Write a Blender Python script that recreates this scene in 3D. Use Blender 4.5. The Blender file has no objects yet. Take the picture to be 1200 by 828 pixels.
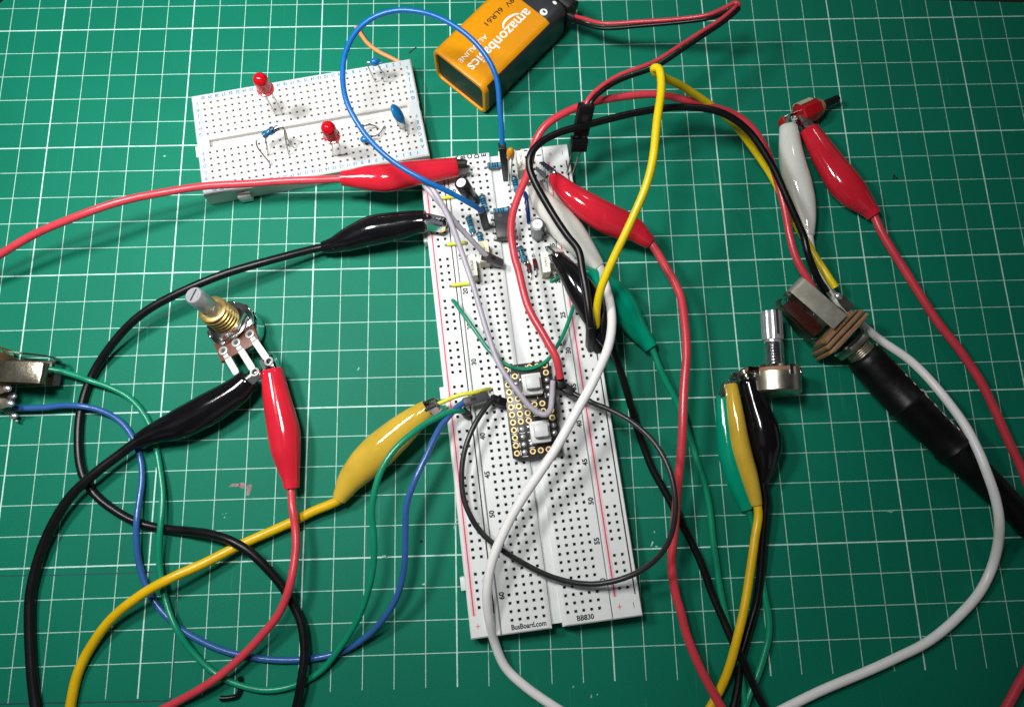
import bpy, bmesh, math, random
from mathutils import Vector, Matrix
random.seed(7)
R = math.radians
scn = bpy.context.scene
C = scn.collection
MM = 0.001                                   # everything is measured in millimetres, the scene is in metres

# ------------------------------------------------------------------ camera
# pose solved from the 1 cm grid of the cutting mat (grid corner at the world origin, X right, Y up the mat)
CAM_R = ((0.9994473592, -0.0292345927, 0.0158213368),      # right
         (-0.0249782891, -0.9745347593, -0.2228409477),    # image down
         (0.0219331070, 0.2223226068, -0.9747264218))      # view direction
CAM_T = Vector((64.9926, -187.6224, 241.0569))
CAM_F = 826.335                                            # focal length for a 1200 pixel wide picture
cd = bpy.data.cameras.new('camera')
cam = bpy.data.objects.new('camera', cd); C.objects.link(cam)
r_, d_, f_ = [Vector(v) for v in CAM_R]
mw = Matrix((( r_.x, -d_.x, -f_.x, CAM_T.x*MM), (r_.y, -d_.y, -f_.y, CAM_T.y*MM), (r_.z, -d_.z, -f_.z, CAM_T.z*MM), (0, 0, 0, 1)))
cam.matrix_world = mw
cd.sensor_fit = 'HORIZONTAL'; cd.sensor_width = 36.0; cd.lens = CAM_F*36/1200
cd.clip_start = 0.005; cd.clip_end = 20
scn.camera = cam

# ------------------------------------------------------------------ world and lamps
w = bpy.data.worlds.new('World'); scn.world = w; w.use_nodes = True
bg = w.node_tree.nodes['Background']
wnt = w.node_tree
wtc = wnt.nodes.new('ShaderNodeTexCoord'); wnz = wnt.nodes.new('ShaderNodeTexNoise'); wmr = wnt.nodes.new('ShaderNodeMapRange')
wnz.inputs['Scale'].default_value = 1.7; wnz.inputs['Detail'].default_value = 1.0
wmr.inputs[1].default_value = 0.50; wmr.inputs[2].default_value = 0.64; wmr.inputs[3].default_value = 0.012; wmr.inputs[4].default_value = 0.22
wnt.links.new(wtc.outputs['Generated'], wnz.inputs['Vector']); wnt.links.new(wnz.outputs['Fac'], wmr.inputs[0]); wnt.links.new(wmr.outputs[0], bg.inputs[1])
bg.inputs[0].default_value = (0.95, 0.98, 1.0, 1)          # a dim room; soft brighter patches added for the metal to reflect

def lamp(name, loc, target, size, power, col, spread=math.pi):
    l = bpy.data.lights.new(name, 'AREA'); l.shape = 'DISK'; l.size = size; l.energy = power; l.color = col; l.spread = spread
    o = bpy.data.objects.new(name, l); C.objects.link(o)
    o.location = Vector(loc)*MM
    o.rotation_euler = (Vector(target)-Vector(loc)).to_track_quat('-Z', 'Y').to_euler()
    return o
lamp('desk_lamp_light', (-125, -60, 300), (-20, -54, 0), 0.06, 0.37, (1.0, 0.995, 0.985), 1.94)
lamp('second_lamp_light', (0, -95, 310), (-12, -50, 0), 0.06, 0.33, (1.0, 0.995, 0.985), 1.94)
lamp('ceiling_light', (260, 330, 560), (110, -120, 0), 0.035, 0.2, (0.96, 0.98, 1.0))

vs = scn.view_settings
vs.view_transform = 'Standard'; vs.look = 'None'; vs.exposure = 0.0; vs.gamma = 1.0
scn.render.engine = 'CYCLES'

# ------------------------------------------------------------------ measuring
def at(px, py, z=0.0):
    """World point (mm) at height z that the photograph shows at (px, py)."""
    a = (px-600)/CAM_F; b = (py-414)/CAM_F
    d = r_*a + d_*b + f_
    return CAM_T + d*((z-CAM_T.z)/d.z)
def depth(p): return (p-CAM_T).dot(f_)
def px2mm(wpx, p): return wpx*depth(p)/CAM_F

# ------------------------------------------------------------------ materials
def node_mat(name):
    m = bpy.data.materials.new(name); m.use_nodes = True
    nt = m.node_tree
    return m, nt, nt.nodes['Principled BSDF']
def N(nt, t, **kw):
    n = nt.nodes.new(t)
    for k, v in kw.items():
        if k.startswith('i_'): n.inputs[int(k[2:])].default_value = v
        else: setattr(n, k, v)
    return n
def mat(name, col, rough=0.4, metal=0.0, spec=0.5, var=0.12, scale=900.0, bump=0.0, bscale=1500.0, sss=0.0, trans=0.0, rvar=0.1, coat=0.0, coat_r=0.05):
    """Principled material whose colour and gloss vary a little with noise over the surface."""
    m, nt, b = node_mat(name)
    tc = N(nt, 'ShaderNodeTexCoord')
    nz = N(nt, 'ShaderNodeTexNoise'); nz.inputs['Scale'].default_value = scale; nz.inputs['Detail'].default_value = 4
    nt.links.new(tc.outputs['Object'], nz.inputs['Vector'])
    mr = N(nt, 'ShaderNodeMapRange'); mr.inputs[1].default_value = 0.3; mr.inputs[2].default_value = 0.7
    mr.inputs[3].default_value = 1-var; mr.inputs[4].default_value = 1+var*0.6
    nt.links.new(nz.outputs['Fac'], mr.inputs[0])
    mx = N(nt, 'ShaderNodeMix', data_type='RGBA', blend_type='MULTIPLY'); mx.inputs[0].default_value = 1
    mx.inputs[6].default_value = (*col, 1)
    nt.links.new(mr.outputs[0], mx.inputs[7]); nt.links.new(mx.outputs[2], b.inputs['Base Color'])
    r2 = N(nt, 'ShaderNodeMapRange'); r2.inputs[3].default_value = max(0.02, rough-rvar*rough*2); r2.inputs[4].default_value = min(1, rough+rvar*rough*2)
    nt.links.new(nz.outputs['Fac'], r2.inputs[0]); nt.links.new(r2.outputs[0], b.inputs['Roughness'])
    b.inputs['Metallic'].default_value = metal; b.inputs['Specular IOR Level'].default_value = spec
    if sss: b.inputs['Subsurface Weight'].default_value = sss; b.inputs['Subsurface Radius'].default_value = (1, .8, .7); b.inputs['Subsurface Scale'].default_value = 0.0015
    if trans: b.inputs['Transmission Weight'].default_value = trans
    if coat: b.inputs['Coat Weight'].default_value = coat; b.inputs['Coat Roughness'].default_value = coat_r
    if bump:
        n2 = N(nt, 'ShaderNodeTexNoise'); n2.inputs['Scale'].default_value = bscale; n2.inputs['Detail'].default_value = 3
        nt.links.new(tc.outputs['Object'], n2.inputs['Vector'])
        bp = N(nt, 'ShaderNodeBump'); bp.inputs['Strength'].default_value = bump; bp.inputs['Distance'].default_value = 0.0004
        nt.links.new(n2.outputs['Fac'], bp.inputs['Height']); nt.links.new(bp.outputs[0], b.inputs['Normal'])
    return m

M = {}
M['red_pvc'] = mat('red_pvc', (0.60, 0.018, 0.036), 0.10, var=0.12, scale=90, bump=0.13, bscale=150, sss=0.15, rvar=0.3)
M['black_pvc'] = mat('black_pvc', (0.006, 0.006, 0.007), 0.10, var=0.25, scale=150, bump=0.13, bscale=150, rvar=0.3)
M['white_pvc'] = mat('white_pvc', (0.70, 0.71, 0.65), 0.10, var=0.08, scale=110, bump=0.13, bscale=150, sss=0.25, rvar=0.3)
M['yellow_pvc'] = mat('yellow_pvc', (0.62, 0.41, 0.045), 0.10, var=0.12, scale=120, bump=0.13, bscale=150, sss=0.2, rvar=0.3)
M['green_pvc'] = mat('green_pvc', (0.0, 0.30, 0.175), 0.10, var=0.12, scale=120, bump=0.13, bscale=150, sss=0.15, rvar=0.3)
M['boot_inside'] = mat('boot_inside', (0.01, 0.01, 0.01), 0.7)
M['red_cable'] = mat('red_cable', (0.62, 0.05, 0.07), 0.28, var=0.10, scale=140, bump=0.05)
M['black_cable'] = mat('black_cable', (0.005, 0.005, 0.006), 0.33, var=0.2, scale=200, bump=0.05, spec=0.35)
M['white_cable'] = mat('white_cable', (0.88, 0.87, 0.85), 0.32, var=0.04, scale=200, bump=0.05)
M['yellow_cable'] = mat('yellow_cable', (0.76, 0.47, 0.004), 0.3, var=0.1, scale=150, bump=0.05)
M['bright_yellow_cable'] = mat('bright_yellow_cable', (0.80, 0.60, 0.004), 0.32, var=0.1, scale=150, bump=0.05)
M['green_cable'] = mat('green_cable', (0.004, 0.25, 0.13), 0.25, var=0.1, scale=150, bump=0.05)
M['blue_cable'] = mat('blue_cable', (0.03, 0.11, 0.33), 0.25, var=0.1, scale=150, bump=0.05)
M['jumper_blue'] = mat('jumper_blue', (0.004, 0.12, 0.40), 0.3, var=0.1, scale=150, bump=0.05)
M['grey_cable'] = mat('grey_cable', (0.43, 0.40, 0.46), 0.4, var=0.1, scale=200, bump=0.05)
M['dark_grey_cable'] = mat('dark_grey_cable', (0.022, 0.022, 0.024), 0.35, var=0.2, scale=200)
M['orange_cable'] = mat('orange_cable', (0.82, 0.30, 0.10), 0.35)
M['steel'] = mat('nickel_steel', (0.70, 0.68, 0.64), 0.22, 1.0, var=0.12, scale=400, bump=0.08, bscale=900)
M['dull_steel'] = mat('dull_nickel', (0.58, 0.55, 0.46), 0.36, 1.0, var=0.15, scale=300, bump=0.1, bscale=700)
M['pale_spring'] = mat('pale_nickel_spring', (0.60, 0.58, 0.48), 0.42, 0.75, var=0.12, scale=300, bump=0.1, bscale=700)
M['darkened_spring'] = mat('darkened_nickel_spring', (0.24, 0.22, 0.17), 0.2, 0.95, var=0.2, scale=300, bump=0.1, bscale=700)  # darker copy of the nickel spring, offsetting the lamp's nearness
M['chrome'] = mat('chrome', (0.82, 0.83, 0.85), 0.14, 1.0, var=0.06, scale=400)
M['satin'] = mat('satin_aluminium', (0.52, 0.53, 0.56), 0.30, 0.6, var=0.12, scale=700, bump=0.1)
M['brass'] = mat('brass', (0.78, 0.56, 0.20), 0.32, 0.85, var=0.15, scale=500)
M['gold'] = mat('gold_plating', (0.85, 0.62, 0.26), 0.35, 0.45, var=0.1)
M['tin'] = mat('tinned_wire', (0.52, 0.50, 0.47), 0.35, 1.0, var=0.1)
M['solder'] = mat('solder', (0.66, 0.67, 0.69), 0.3, 0.8, var=0.2, scale=1200, bump=0.3)
M['lug'] = mat('tinned_lug', (0.50, 0.50, 0.48), 0.42, 0.35, var=0.1, scale=600)
M['phenolic'] = mat('brown_phenolic', (0.13, 0.032, 0.013), 0.45, var=0.2, scale=350, bump=0.08)
M['reflection_red'] = mat('dark_red_reflection', (0.045, 0.008, 0.005), 0.4, var=0.3)  # colour of the reddish reflection inside the jacks
M['paxolin'] = mat('tan_laminate', (0.33, 0.165, 0.07), 0.5, var=0.2, scale=350, bump=0.08)
M['abs_white'] = mat('white_breadboard_plastic', (0.775, 0.80, 0.785), 0.42, var=0.05, scale=75, bump=0.06, bscale=1800, spec=0.4)
M['abs_white2'] = mat('warm_white_breadboard_plastic', (0.60, 0.60, 0.575), 0.42, var=0.06, scale=75, bump=0.06, bscale=1800, spec=0.4)
M['hole'] = mat('contact_hole', (0.045, 0.045, 0.045), 0.6)
M['hole_grey'] = mat('contact_hole_brown', (0.11, 0.085, 0.07), 0.6)
M['ink_black'] = mat('black_print', (0.008, 0.008, 0.010), 0.6)
M['ink_red'] = mat('red_print', (0.72, 0.05, 0.10), 0.55)
M['ink_pink'] = mat('pink_print_bleed', (0.80, 0.60, 0.62), 0.5, var=0.05)
M['ink_blue'] = mat('blue_print', (0.05, 0.13, 0.28), 0.55)
M['ink_pale'] = mat('pale_blue_print', (0.53, 0.61, 0.65), 0.5, var=0.05)
M['ink_white'] = mat('white_print', (0.85, 0.85, 0.82), 0.45)
M['epoxy'] = mat('black_epoxy', (0.028, 0.028, 0.032), 0.45, var=0.15, bump=0.08)
M['housing'] = mat('black_connector_plastic', (0.006, 0.006, 0.007), 0.45, var=0.2, spec=0.3)
M['dark_steel'] = mat('blackened_steel', (0.16, 0.15, 0.14), 0.3, 1.0, var=0.2)
M['grey_housing'] = mat('dark_grey_connector_plastic', (0.06, 0.056, 0.062), 0.4, var=0.15)
M['pcb'] = mat('black_circuit_board', (0.018, 0.015, 0.013), 0.35, var=0.2)
M['button_grey'] = mat('grey_button_plastic', (0.60, 0.62, 0.61), 0.4, var=0.05)
M['button_base'] = mat('pale_button_case', (0.66, 0.67, 0.65), 0.4, var=0.05)
M['resistor'] = mat('blue_resistor_lacquer', (0.05, 0.28, 0.42), 0.22, var=0.12, scale=700)
M['band_dark'] = mat('dark_band', (0.006, 0.02, 0.08), 0.25)
M['band_brown'] = mat('brown_band', (0.09, 0.03, 0.02), 0.25)
M['diode_glass'] = mat('red_glass', (0.13, 0.018, 0.012), 0.10, var=0.3)
M['film'] = mat('cream_film_case', (0.90, 0.90, 0.80), 0.45, var=0.03)
M['film_side'] = mat('cream_resin', (0.50, 0.47, 0.33), 0.4, var=0.12)
M['film_yellow'] = mat('yellow_cream_film_case', (0.88, 0.86, 0.60), 0.45, var=0.03)
M['yellow_jumper'] = mat('yellow_jumper', (0.75, 0.72, 0.06), 0.35)
M['blue_jumper'] = mat('dark_blue_jumper', (0.006, 0.02, 0.16), 0.3)
M['can_black'] = mat('black_can_sleeve', (0.012, 0.012, 0.014), 0.25)
M['can_grey'] = mat('grey_can_sleeve', (0.30, 0.31, 0.33), 0.3)
M['alu'] = mat('aluminium_top', (0.88, 0.88, 0.88), 0.4, 0.15, var=0.06)
M['tant'] = mat('orange_lacquer', (0.62, 0.28, 0.010), 0.25)
M['blue_lacquer'] = mat('blue_lacquer', (0.008, 0.16, 0.42), 0.22, var=0.15)
M['blue_dark'] = mat('blue_resistor_dark', (0.01, 0.10, 0.22), 0.22, var=0.15)
M['orange_label'] = mat('orange_battery_label', (0.70, 0.275, 0.002), 0.36, var=0.05, scale=60, spec=0.4)
M['battery_dark'] = mat('charcoal_battery_label', (0.028, 0.030, 0.034), 0.36, var=0.1)
M['battery_end'] = mat('dark_battery_base', (0.012, 0.022, 0.018), 0.4)
M['soft_black'] = mat('soft_black_vinyl', (0.010, 0.010, 0.010), 0.5, var=0.2, bump=0.2, bscale=400)
M['plug_black'] = mat('matt_black_rubber', (0.004, 0.004, 0.0045), 0.42, var=0.3, scale=200, bump=0.25, bscale=450, spec=0.3)
M['red_button'] = mat('red_plastic', (0.40, 0.006, 0.010), 0.25, var=0.12)
M['table'] = mat('dark_table', (0.014, 0.012, 0.011), 0.5, var=0.3, scale=60)
M['pen'] = mat('blue_pen_ink', (0.006, 0.06, 0.075), 0.6)
M['scuff'] = mat('grey_scuff', (0.26, 0.19, 0.18), 0.7, var=0.4, scale=900)
M['scratch'] = mat('pale_scratch', (0.30, 0.55, 0.45), 0.6, var=0.3, scale=900)
# translucent red lens of the LEDs
def lens_mat(name, col):
    m, nt, b = node_mat(name)
    b.inputs['Base Color'].default_value = (*col, 1); b.inputs['Roughness'].default_value = 0.1
    b.inputs['Subsurface Weight'].default_value = 0.6; b.inputs['Subsurface Radius'].default_value = (1, .3, .25); b.inputs['Subsurface Scale'].default_value = 0.002
    n = N(nt, 'ShaderNodeTexNoise'); n.inputs['Scale'].default_value = 500
    bp = N(nt, 'ShaderNodeBump'); bp.inputs['Strength'].default_value = 0.02; nt.links.new(n.outputs['Fac'], bp.inputs['Height']); nt.links.new(bp.outputs[0], b.inputs['Normal'])
    return m
M['led_dome'] = lens_mat('red_led_dome', (0.50, 0.004, 0.012))
M['led_body'] = lens_mat('red_led_body', (0.62, 0.06, 0.07))

def mat_mat():
    """Green self-healing mat: 1 cm grid, every fifth line heavier, worn print, fine grain."""
    m, nt, b = node_mat('green_cutting_mat')
    L = nt.links.new
    tc = N(nt, 'ShaderNodeTexCoord'); sp = N(nt, 'ShaderNodeSeparateXYZ'); L(tc.outputs['Object'], sp.inputs[0])
    def mth(op, a, bb=None, cc=None):
        n = N(nt, 'ShaderNodeMath', operation=op)
        for i, v in enumerate((a, bb, cc)):
            if v is None: continue
            if isinstance(v, (int, float)): n.inputs[i].default_value = v
            else: L(v, n.inputs[i])
        return n.outputs[0]
    wob = N(nt, 'ShaderNodeTexNoise'); wob.inputs['Scale'].default_value = 2500; wob.inputs['Detail'].default_value = 2; L(tc.outputs['Object'], wob.inputs['Vector'])
    wear = N(nt, 'ShaderNodeTexNoise'); wear.inputs['Scale'].default_value = 260; wear.inputs['Detail'].default_value = 6; L(tc.outputs['Object'], wear.inputs['Vector'])
    edge = mth('MULTIPLY', mth('SUBTRACT', wob.outputs['Fac'], 0.5), 0.00012)
    def lines(c):
        d1 = mth('ABSOLUTE', mth('SUBTRACT', mth('FRACT', mth('ADD', mth('MULTIPLY', c, 100.0), 0.5)), 0.5))       # in cells
        d5 = mth('ABSOLUTE', mth('SUBTRACT', mth('FRACT', mth('ADD', mth('MULTIPLY', c, 20.0), 0.5)), 0.5))
        e1 = mth('ADD', mth('MULTIPLY', d1, 0.01), edge); e5 = mth('ADD', mth('MULTIPLY', d5, 0.05), edge)
        def soft(e, wd):
            r = N(nt, 'ShaderNodeMapRange'); r.inputs[1].default_value = wd+0.00006; r.inputs[2].default_value = wd-0.00006
            L(e, r.inputs[0]); return r.outputs[0]
        thin = mth('MULTIPLY', soft(e1, 0.00012), 0.86)
        return mth('MAXIMUM', thin, soft(e5, 0.00022))
    # upright lines stop a centimetre below the last level line
    x, y = sp.outputs[0], sp.outputs[1]
    stopn = N(nt, 'ShaderNodeTexNoise'); stopn.inputs['Scale'].default_value = 60
    L(tc.outputs['Object'], stopn.inputs['Vector'])
    yy = mth('ADD', y, mth('MULTIPLY', mth('SUBTRACT', stopn.outputs['Fac'], 0.5), 0.001))
    vl = mth('MULTIPLY', lines(x), mth('GREATER_THAN', yy, -0.2402))
    hl = mth('MULTIPLY', lines(y), mth('GREATER_THAN', y, -0.2345))
    ln = mth('MAXIMUM', vl, hl)
    wr = N(nt, 'ShaderNodeMapRange'); wr.inputs[1].default_value = 0.28; wr.inputs[2].default_value = 0.48; wr.inputs[3].default_value = 0.55; wr.inputs[4].default_value = 0.98
    L(wear.outputs['Fac'], wr.inputs[0])
    fac = mth('MULTIPLY', ln, wr.outputs[0])
    # green: blotches, grain and faint scratches
    bl = N(nt, 'ShaderNodeTexNoise'); bl.inputs['Scale'].default_value = 22; bl.inputs['Detail'].default_value = 5; L(tc.outputs['Object'], bl.inputs['Vector'])
    gr = N(nt, 'ShaderNodeTexNoise'); gr.inputs['Scale'].default_value = 1600; gr.inputs['Detail'].default_value = 3; L(tc.outputs['Object'], gr.inputs['Vector'])
    k = mth('ADD', mth('MULTIPLY', bl.outputs['Fac'], 0.34), mth('MULTIPLY', gr.outputs['Fac'], 0.34))
    kk = mth('ADD', k, 0.66)
    g = N(nt, 'ShaderNodeMix', data_type='RGBA', blend_type='MULTIPLY'); g.inputs[0].default_value = 1; g.inputs[6].default_value = (0.002, 0.168, 0.100, 1); L(kk, g.inputs[7])
    # fine knife scratches
    mp = N(nt, 'ShaderNodeMapping'); mp.inputs['Rotation'].default_value = (0, 0, 0.6); mp.inputs['Scale'].default_value = (700, 22, 1); L(tc.outputs['Object'], mp.inputs['Vector'])
    sc = N(nt, 'ShaderNodeTexNoise'); sc.inputs['Scale'].default_value = 1.0; sc.inputs['Detail'].default_value = 1; L(mp.outputs[0], sc.inputs['Vector'])
    sr = N(nt, 'ShaderNodeMapRange'); sr.inputs[1].default_value = 0.72; sr.inputs[2].default_value = 0.80; sr.inputs[4].default_value = 0.22; L(sc.outputs['Fac'], sr.inputs[0])
    g2 = N(nt, 'ShaderNodeMix', data_type='RGBA'); L(sr.outputs[0], g2.inputs[0]); L(g.outputs[2], g2.inputs[6]); g2.inputs[7].default_value = (0.12, 0.30, 0.22, 1)
    o = N(nt, 'ShaderNodeMix', data_type='RGBA'); L(fac, o.inputs[0]); L(g2.outputs[2], o.inputs[6]); o.inputs[7].default_value = (0.56, 0.82, 0.74, 1)
    L(o.outputs[2], b.inputs['Base Color'])
    b.inputs['Roughness'].default_value = 0.6; b.inputs['Specular IOR Level'].default_value = 0.16
    bp = N(nt, 'ShaderNodeBump'); bp.inputs['Strength'].default_value = 0.10; bp.inputs['Distance'].default_value = 0.0003
    L(gr.outputs['Fac'], bp.inputs['Height']); L(bp.outputs[0], b.inputs['Normal'])
    return m
M['mat'] = mat_mat()

# ------------------------------------------------------------------ mesh tools
def catmull(pts, sub=8):
    """Centripetal-ish Catmull-Rom through tuples of any length."""
    n = len(pts)
    if n < 3: sub = max(sub, 4)
    P = [tuple(p) for p in pts]
    ext = [tuple(2*a-b for a, b in zip(P[0], P[1]))]+P+[tuple(2*a-b for a, b in zip(P[-1], P[-2]))]
    out = []
    for i in range(1, n):
        p0, p1, p2, p3 = ext[i-1], ext[i], ext[i+1], ext[i+2]
        def dd(a, b): return max(1e-4, math.sqrt(sum((x-y)**2 for x, y in zip(a[:3], b[:3]))))**0.5
        t0 = 0; t1 = dd(p0, p1); t2 = t1+dd(p1, p2); t3 = t2+dd(p2, p3)
        for s in range(sub):
            t = t1+(t2-t1)*s/sub
            q = []
            for a, b, c, d in zip(p0, p1, p2, p3):
                A1 = (t1-t)/(t1-t0)*a+(t-t0)/(t1-t0)*b; A2 = (t2-t)/(t2-t1)*b+(t-t1)/(t2-t1)*c; A3 = (t3-t)/(t3-t2)*c+(t-t2)/(t3-t2)*d
                B1 = (t2-t)/(t2-t0)*A1+(t-t0)/(t2-t0)*A2; B2 = (t3-t)/(t3-t1)*A2+(t-t1)/(t3-t1)*A3
                q.append((t2-t)/(t2-t1)*B1+(t-t1)/(t2-t1)*B2)
            out.append(tuple(q))
    out.append(P[-1])
    return out

class MB:
    def __init__(s): s.v = []; s.f = []; s.m = []
    def add(s, verts, faces, mi=0):
        k = len(s.v); s.v += [Vector(v) for v in verts]
        for f in faces: s.f.append([i+k for i in f]); s.m.append(mi)
    def tube(s, pts, r, n=12, mi=0, caps=True, up=None):
        """Round or elliptical tube along pts; r = number, list, or list of (half width, half height) with up as the height direction."""
        pts = [Vector(p[:3]) for p in pts]
        m = len(pts)
        rr = [r]*m if isinstance(r, (int, float)) else list(r)
        verts = []; prev = None
        for i, p in enumerate(pts):
            a = pts[max(0, i-1)]; b = pts[min(m-1, i+1)]
            t = (b-a)
            if t.length < 1e-9: t = prev_t.copy()
            t.normalize(); prev_t = t
            if up is not None:
                side = t.cross(up)
                if side.length < 1e-6: side = t.orthogonal()
                side.normalize(); u = side.cross(t).normalized()
            else:
                if prev is None: u = t.orthogonal().normalized()
                else:
                    u = prev-t*prev.dot(t)
                    u = u.normalized() if u.length > 1e-6 else t.orthogonal().normalized()
                prev = u; side = t.cross(u)
            ra = rr[i]; (ha, hb) = (ra, ra) if isinstance(ra, (int, float)) else ra
            for k in range(n):
                g = 2*math.pi*k/n
                verts.append(p+side*(math.cos(g)*ha)+u*(math.sin(g)*hb))
        faces = []
        for i in range(m-1):
            for k in range(n):
                a = i*n+k; b = i*n+(k+1) % n
                faces.append([a, b, b+n, a+n])
        if caps:
            faces.append(list(range(n))[::-1]); faces.append([(m-1)*n+k for k in range(n)])
        s.add(verts, faces, mi)
    def lathe(s, o, ax, prof, n=24, mi=0, caps=True, seg=None):
        """prof = list of (distance along axis, radius)."""
        o = Vector(o); ax = Vector(ax).normalized(); u = ax.orthogonal().normalized(); w_ = ax.cross(u)
        verts = []
        for t, r in prof:
            for k in range(n):
                g = 2*math.pi*k/n
                verts.append(o+ax*t+(u*math.cos(g)+w_*math.sin(g))*r)
        faces = [[i*n+k, i*n+(k+1) % n, (i+1)*n+(k+1) % n, (i+1)*n+k] for i in range(len(prof)-1) for k in range(n)]
        if caps: faces += [list(range(n))[::-1], [(len(prof)-1)*n+k for k in range(n)]]
        s.add(verts, faces, mi)
    def box(s, mtx, sx, sy, sz, bev=0.0, mi=0, seg=2):
        """Box of full sizes centred on mtx."""
        bm = bmesh.new(); bmesh.ops.create_cube(bm, size=1.0)
        for v in bm.verts: v.co = Vector((v.co.x*sx, v.co.y*sy, v.co.z*sz))
        if bev: bmesh.ops.bevel(bm, geom=bm.edges[:], offset=bev, segments=seg, affect='EDGES', profile=0.5)
        bm.verts.index_update()
        s.add([mtx @ v.co for v in bm.verts], [[v.index for v in f.verts] for f in bm.faces], mi); bm.free()
    def prism(s, mtx, poly, z0, z1, bev=0.0, mi=0):
        """Extruded outline (x, y) from z0 to z1."""
        bm = bmesh.new()
        a = [bm.verts.new((x, y, z0)) for x, y in poly]; b = [bm.verts.new((x, y, z1)) for x, y in poly]
        n = len(poly)
        bm.faces.new(a[::-1]); bm.faces.new(b)
        for i in range(n): bm.faces.new([a[i], a[(i+1) % n], b[(i+1) % n], b[i]])
        bmesh.ops.recalc_face_normals(bm, faces=bm.faces[:])
        if bev:
            ed = [e for e in bm.edges if abs(e.verts[0].co.z-e.verts[1].co.z) < 1e-6]
            bmesh.ops.bevel(bm, geom=ed, offset=bev, segments=2, affect='EDGES', profile=0.5)
        bm.verts.index_update()
        s.add([mtx @ v.co for v in bm.verts], [[v.index for v in f.verts] for f in bm.faces], mi); bm.free()
    def sheet(s, mtx, rows, th, mi=0):
        """A thin bent plate: rows of local points, thickened by th."""
        bm = bmesh.new(); g = [[bm.verts.new(p) for p in r] for r in rows]
        for i in range(len(g)-1):
            for j in range(len(g[0])-1):
                try: bm.faces.new([g[i][j], g[i][j+1], g[i+1][j+1], g[i+1][j]])
                except ValueError: pass
        bmesh.ops.recalc_face_normals(bm, faces=bm.faces[:])
        bmesh.ops.solidify(bm, geom=bm.faces[:], thickness=th)
        bm.verts.index_update()
        s.add([mtx @ v.co for v in bm.verts], [[v.index for v in f.verts] for f in bm.faces], mi); bm.free()
    def ball(s, mtx, sx, sy, sz, mi=0, seg=16):
        bm = bmesh.new(); bmesh.ops.create_uvsphere(bm, u_segments=seg, v_segments=seg//2+2, radius=1.0)
        for v in bm.verts: v.co = Vector((v.co.x*sx, v.co.y*sy, v.co.z*sz))
        bm.verts.index_update()
        s.add([mtx @ v.co for v in bm.verts], [[v.index for v in f.verts] for f in bm.faces], mi); bm.free()

def frame(o, x, z=(0, 0, 1)):
    """Matrix at o with local x along x and local z as near to z as it goes."""
    x = Vector(x).normalized(); z = Vector(z)
    y = z.cross(x)
    if y.length < 1e-6: y = x.orthogonal()
    y.normalize(); z = x.cross(y).normalized(); o = Vector(o)
    return Matrix(((x.x, y.x, z.x, o.x), (x.y, y.y, z.y, o.y), (x.z, y.z, z.z, o.z), (0, 0, 0, 1)))
def T(x=0, y=0, z=0): return Matrix.Translation((x, y, z))

ORG = {}                                              # base point (mm) of each thing, by its object name
def thing(name, label, cat, loc, group=None):
    o = bpy.data.objects.new(name, None); C.objects.link(o)
    loc = Vector(loc); o.location = loc*MM; o.empty_display_size = 0.005
    ORG[o.name] = loc
    return tag(o, label, cat, group)
def tag(o, label=None, cat=None, group=None, kind=None):
    if label: o['label'] = label
    if cat: o['category'] = cat
    if group: o['group'] = group
    if kind: o['kind'] = kind
    return o
def part(name, mb, mats, parent=None, loc=None, smooth=True, sharp=38):
    """Links one mesh object; mb holds world millimetres, the object's origin is its thing's base."""
    base = ORG[parent.name] if parent is not None else Vector(loc if loc is not None else sum(mb.v, Vector())/len(mb.v))
    me = bpy.data.meshes.new(name)
    me.from_pydata([((v-base)*MM)[:] for v in mb.v], [], mb.f)
    for mm_ in (mats if isinstance(mats, (list, tuple)) else [mats]): me.materials.append(M[mm_])
    bm = bmesh.new(); bm.from_mesh(me)
    bmesh.ops.recalc_face_normals(bm, faces=bm.faces[:]); bm.to_mesh(me); bm.free()
    me.polygons.foreach_set('material_index', mb.m)
    me.polygons.foreach_set('use_smooth', [smooth]*len(mb.m))
    if smooth: me.set_sharp_from_angle(angle=R(sharp))
    me.update()
    o = bpy.data.objects.new(name, me); C.objects.link(o)
    if parent is not None: o.parent = parent
    else: o.location = base*MM
    ORG[o.name] = base
    return o
def wire_pts(pts, sub=8):
    Q = [Vector(q[:3]) for q in catmull([at(p[0], p[1], p[2])[:] for p in pts], sub)]
    f1, f2, f3 = [random.uniform(0, 6) for _ in range(3)]
    run = 0; out = []
    for i, q in enumerate(Q):
        if i: run += (q-Q[i-1]).length
        e = min(1, i/6, (len(Q)-1-i)/6)*0.10
        out.append(q+Vector((math.sin(run*0.10+f1)+math.sin(run*0.23+f2), math.sin(run*0.09+f2)+math.sin(run*0.21+f3), 0))*e)
    return out

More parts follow.
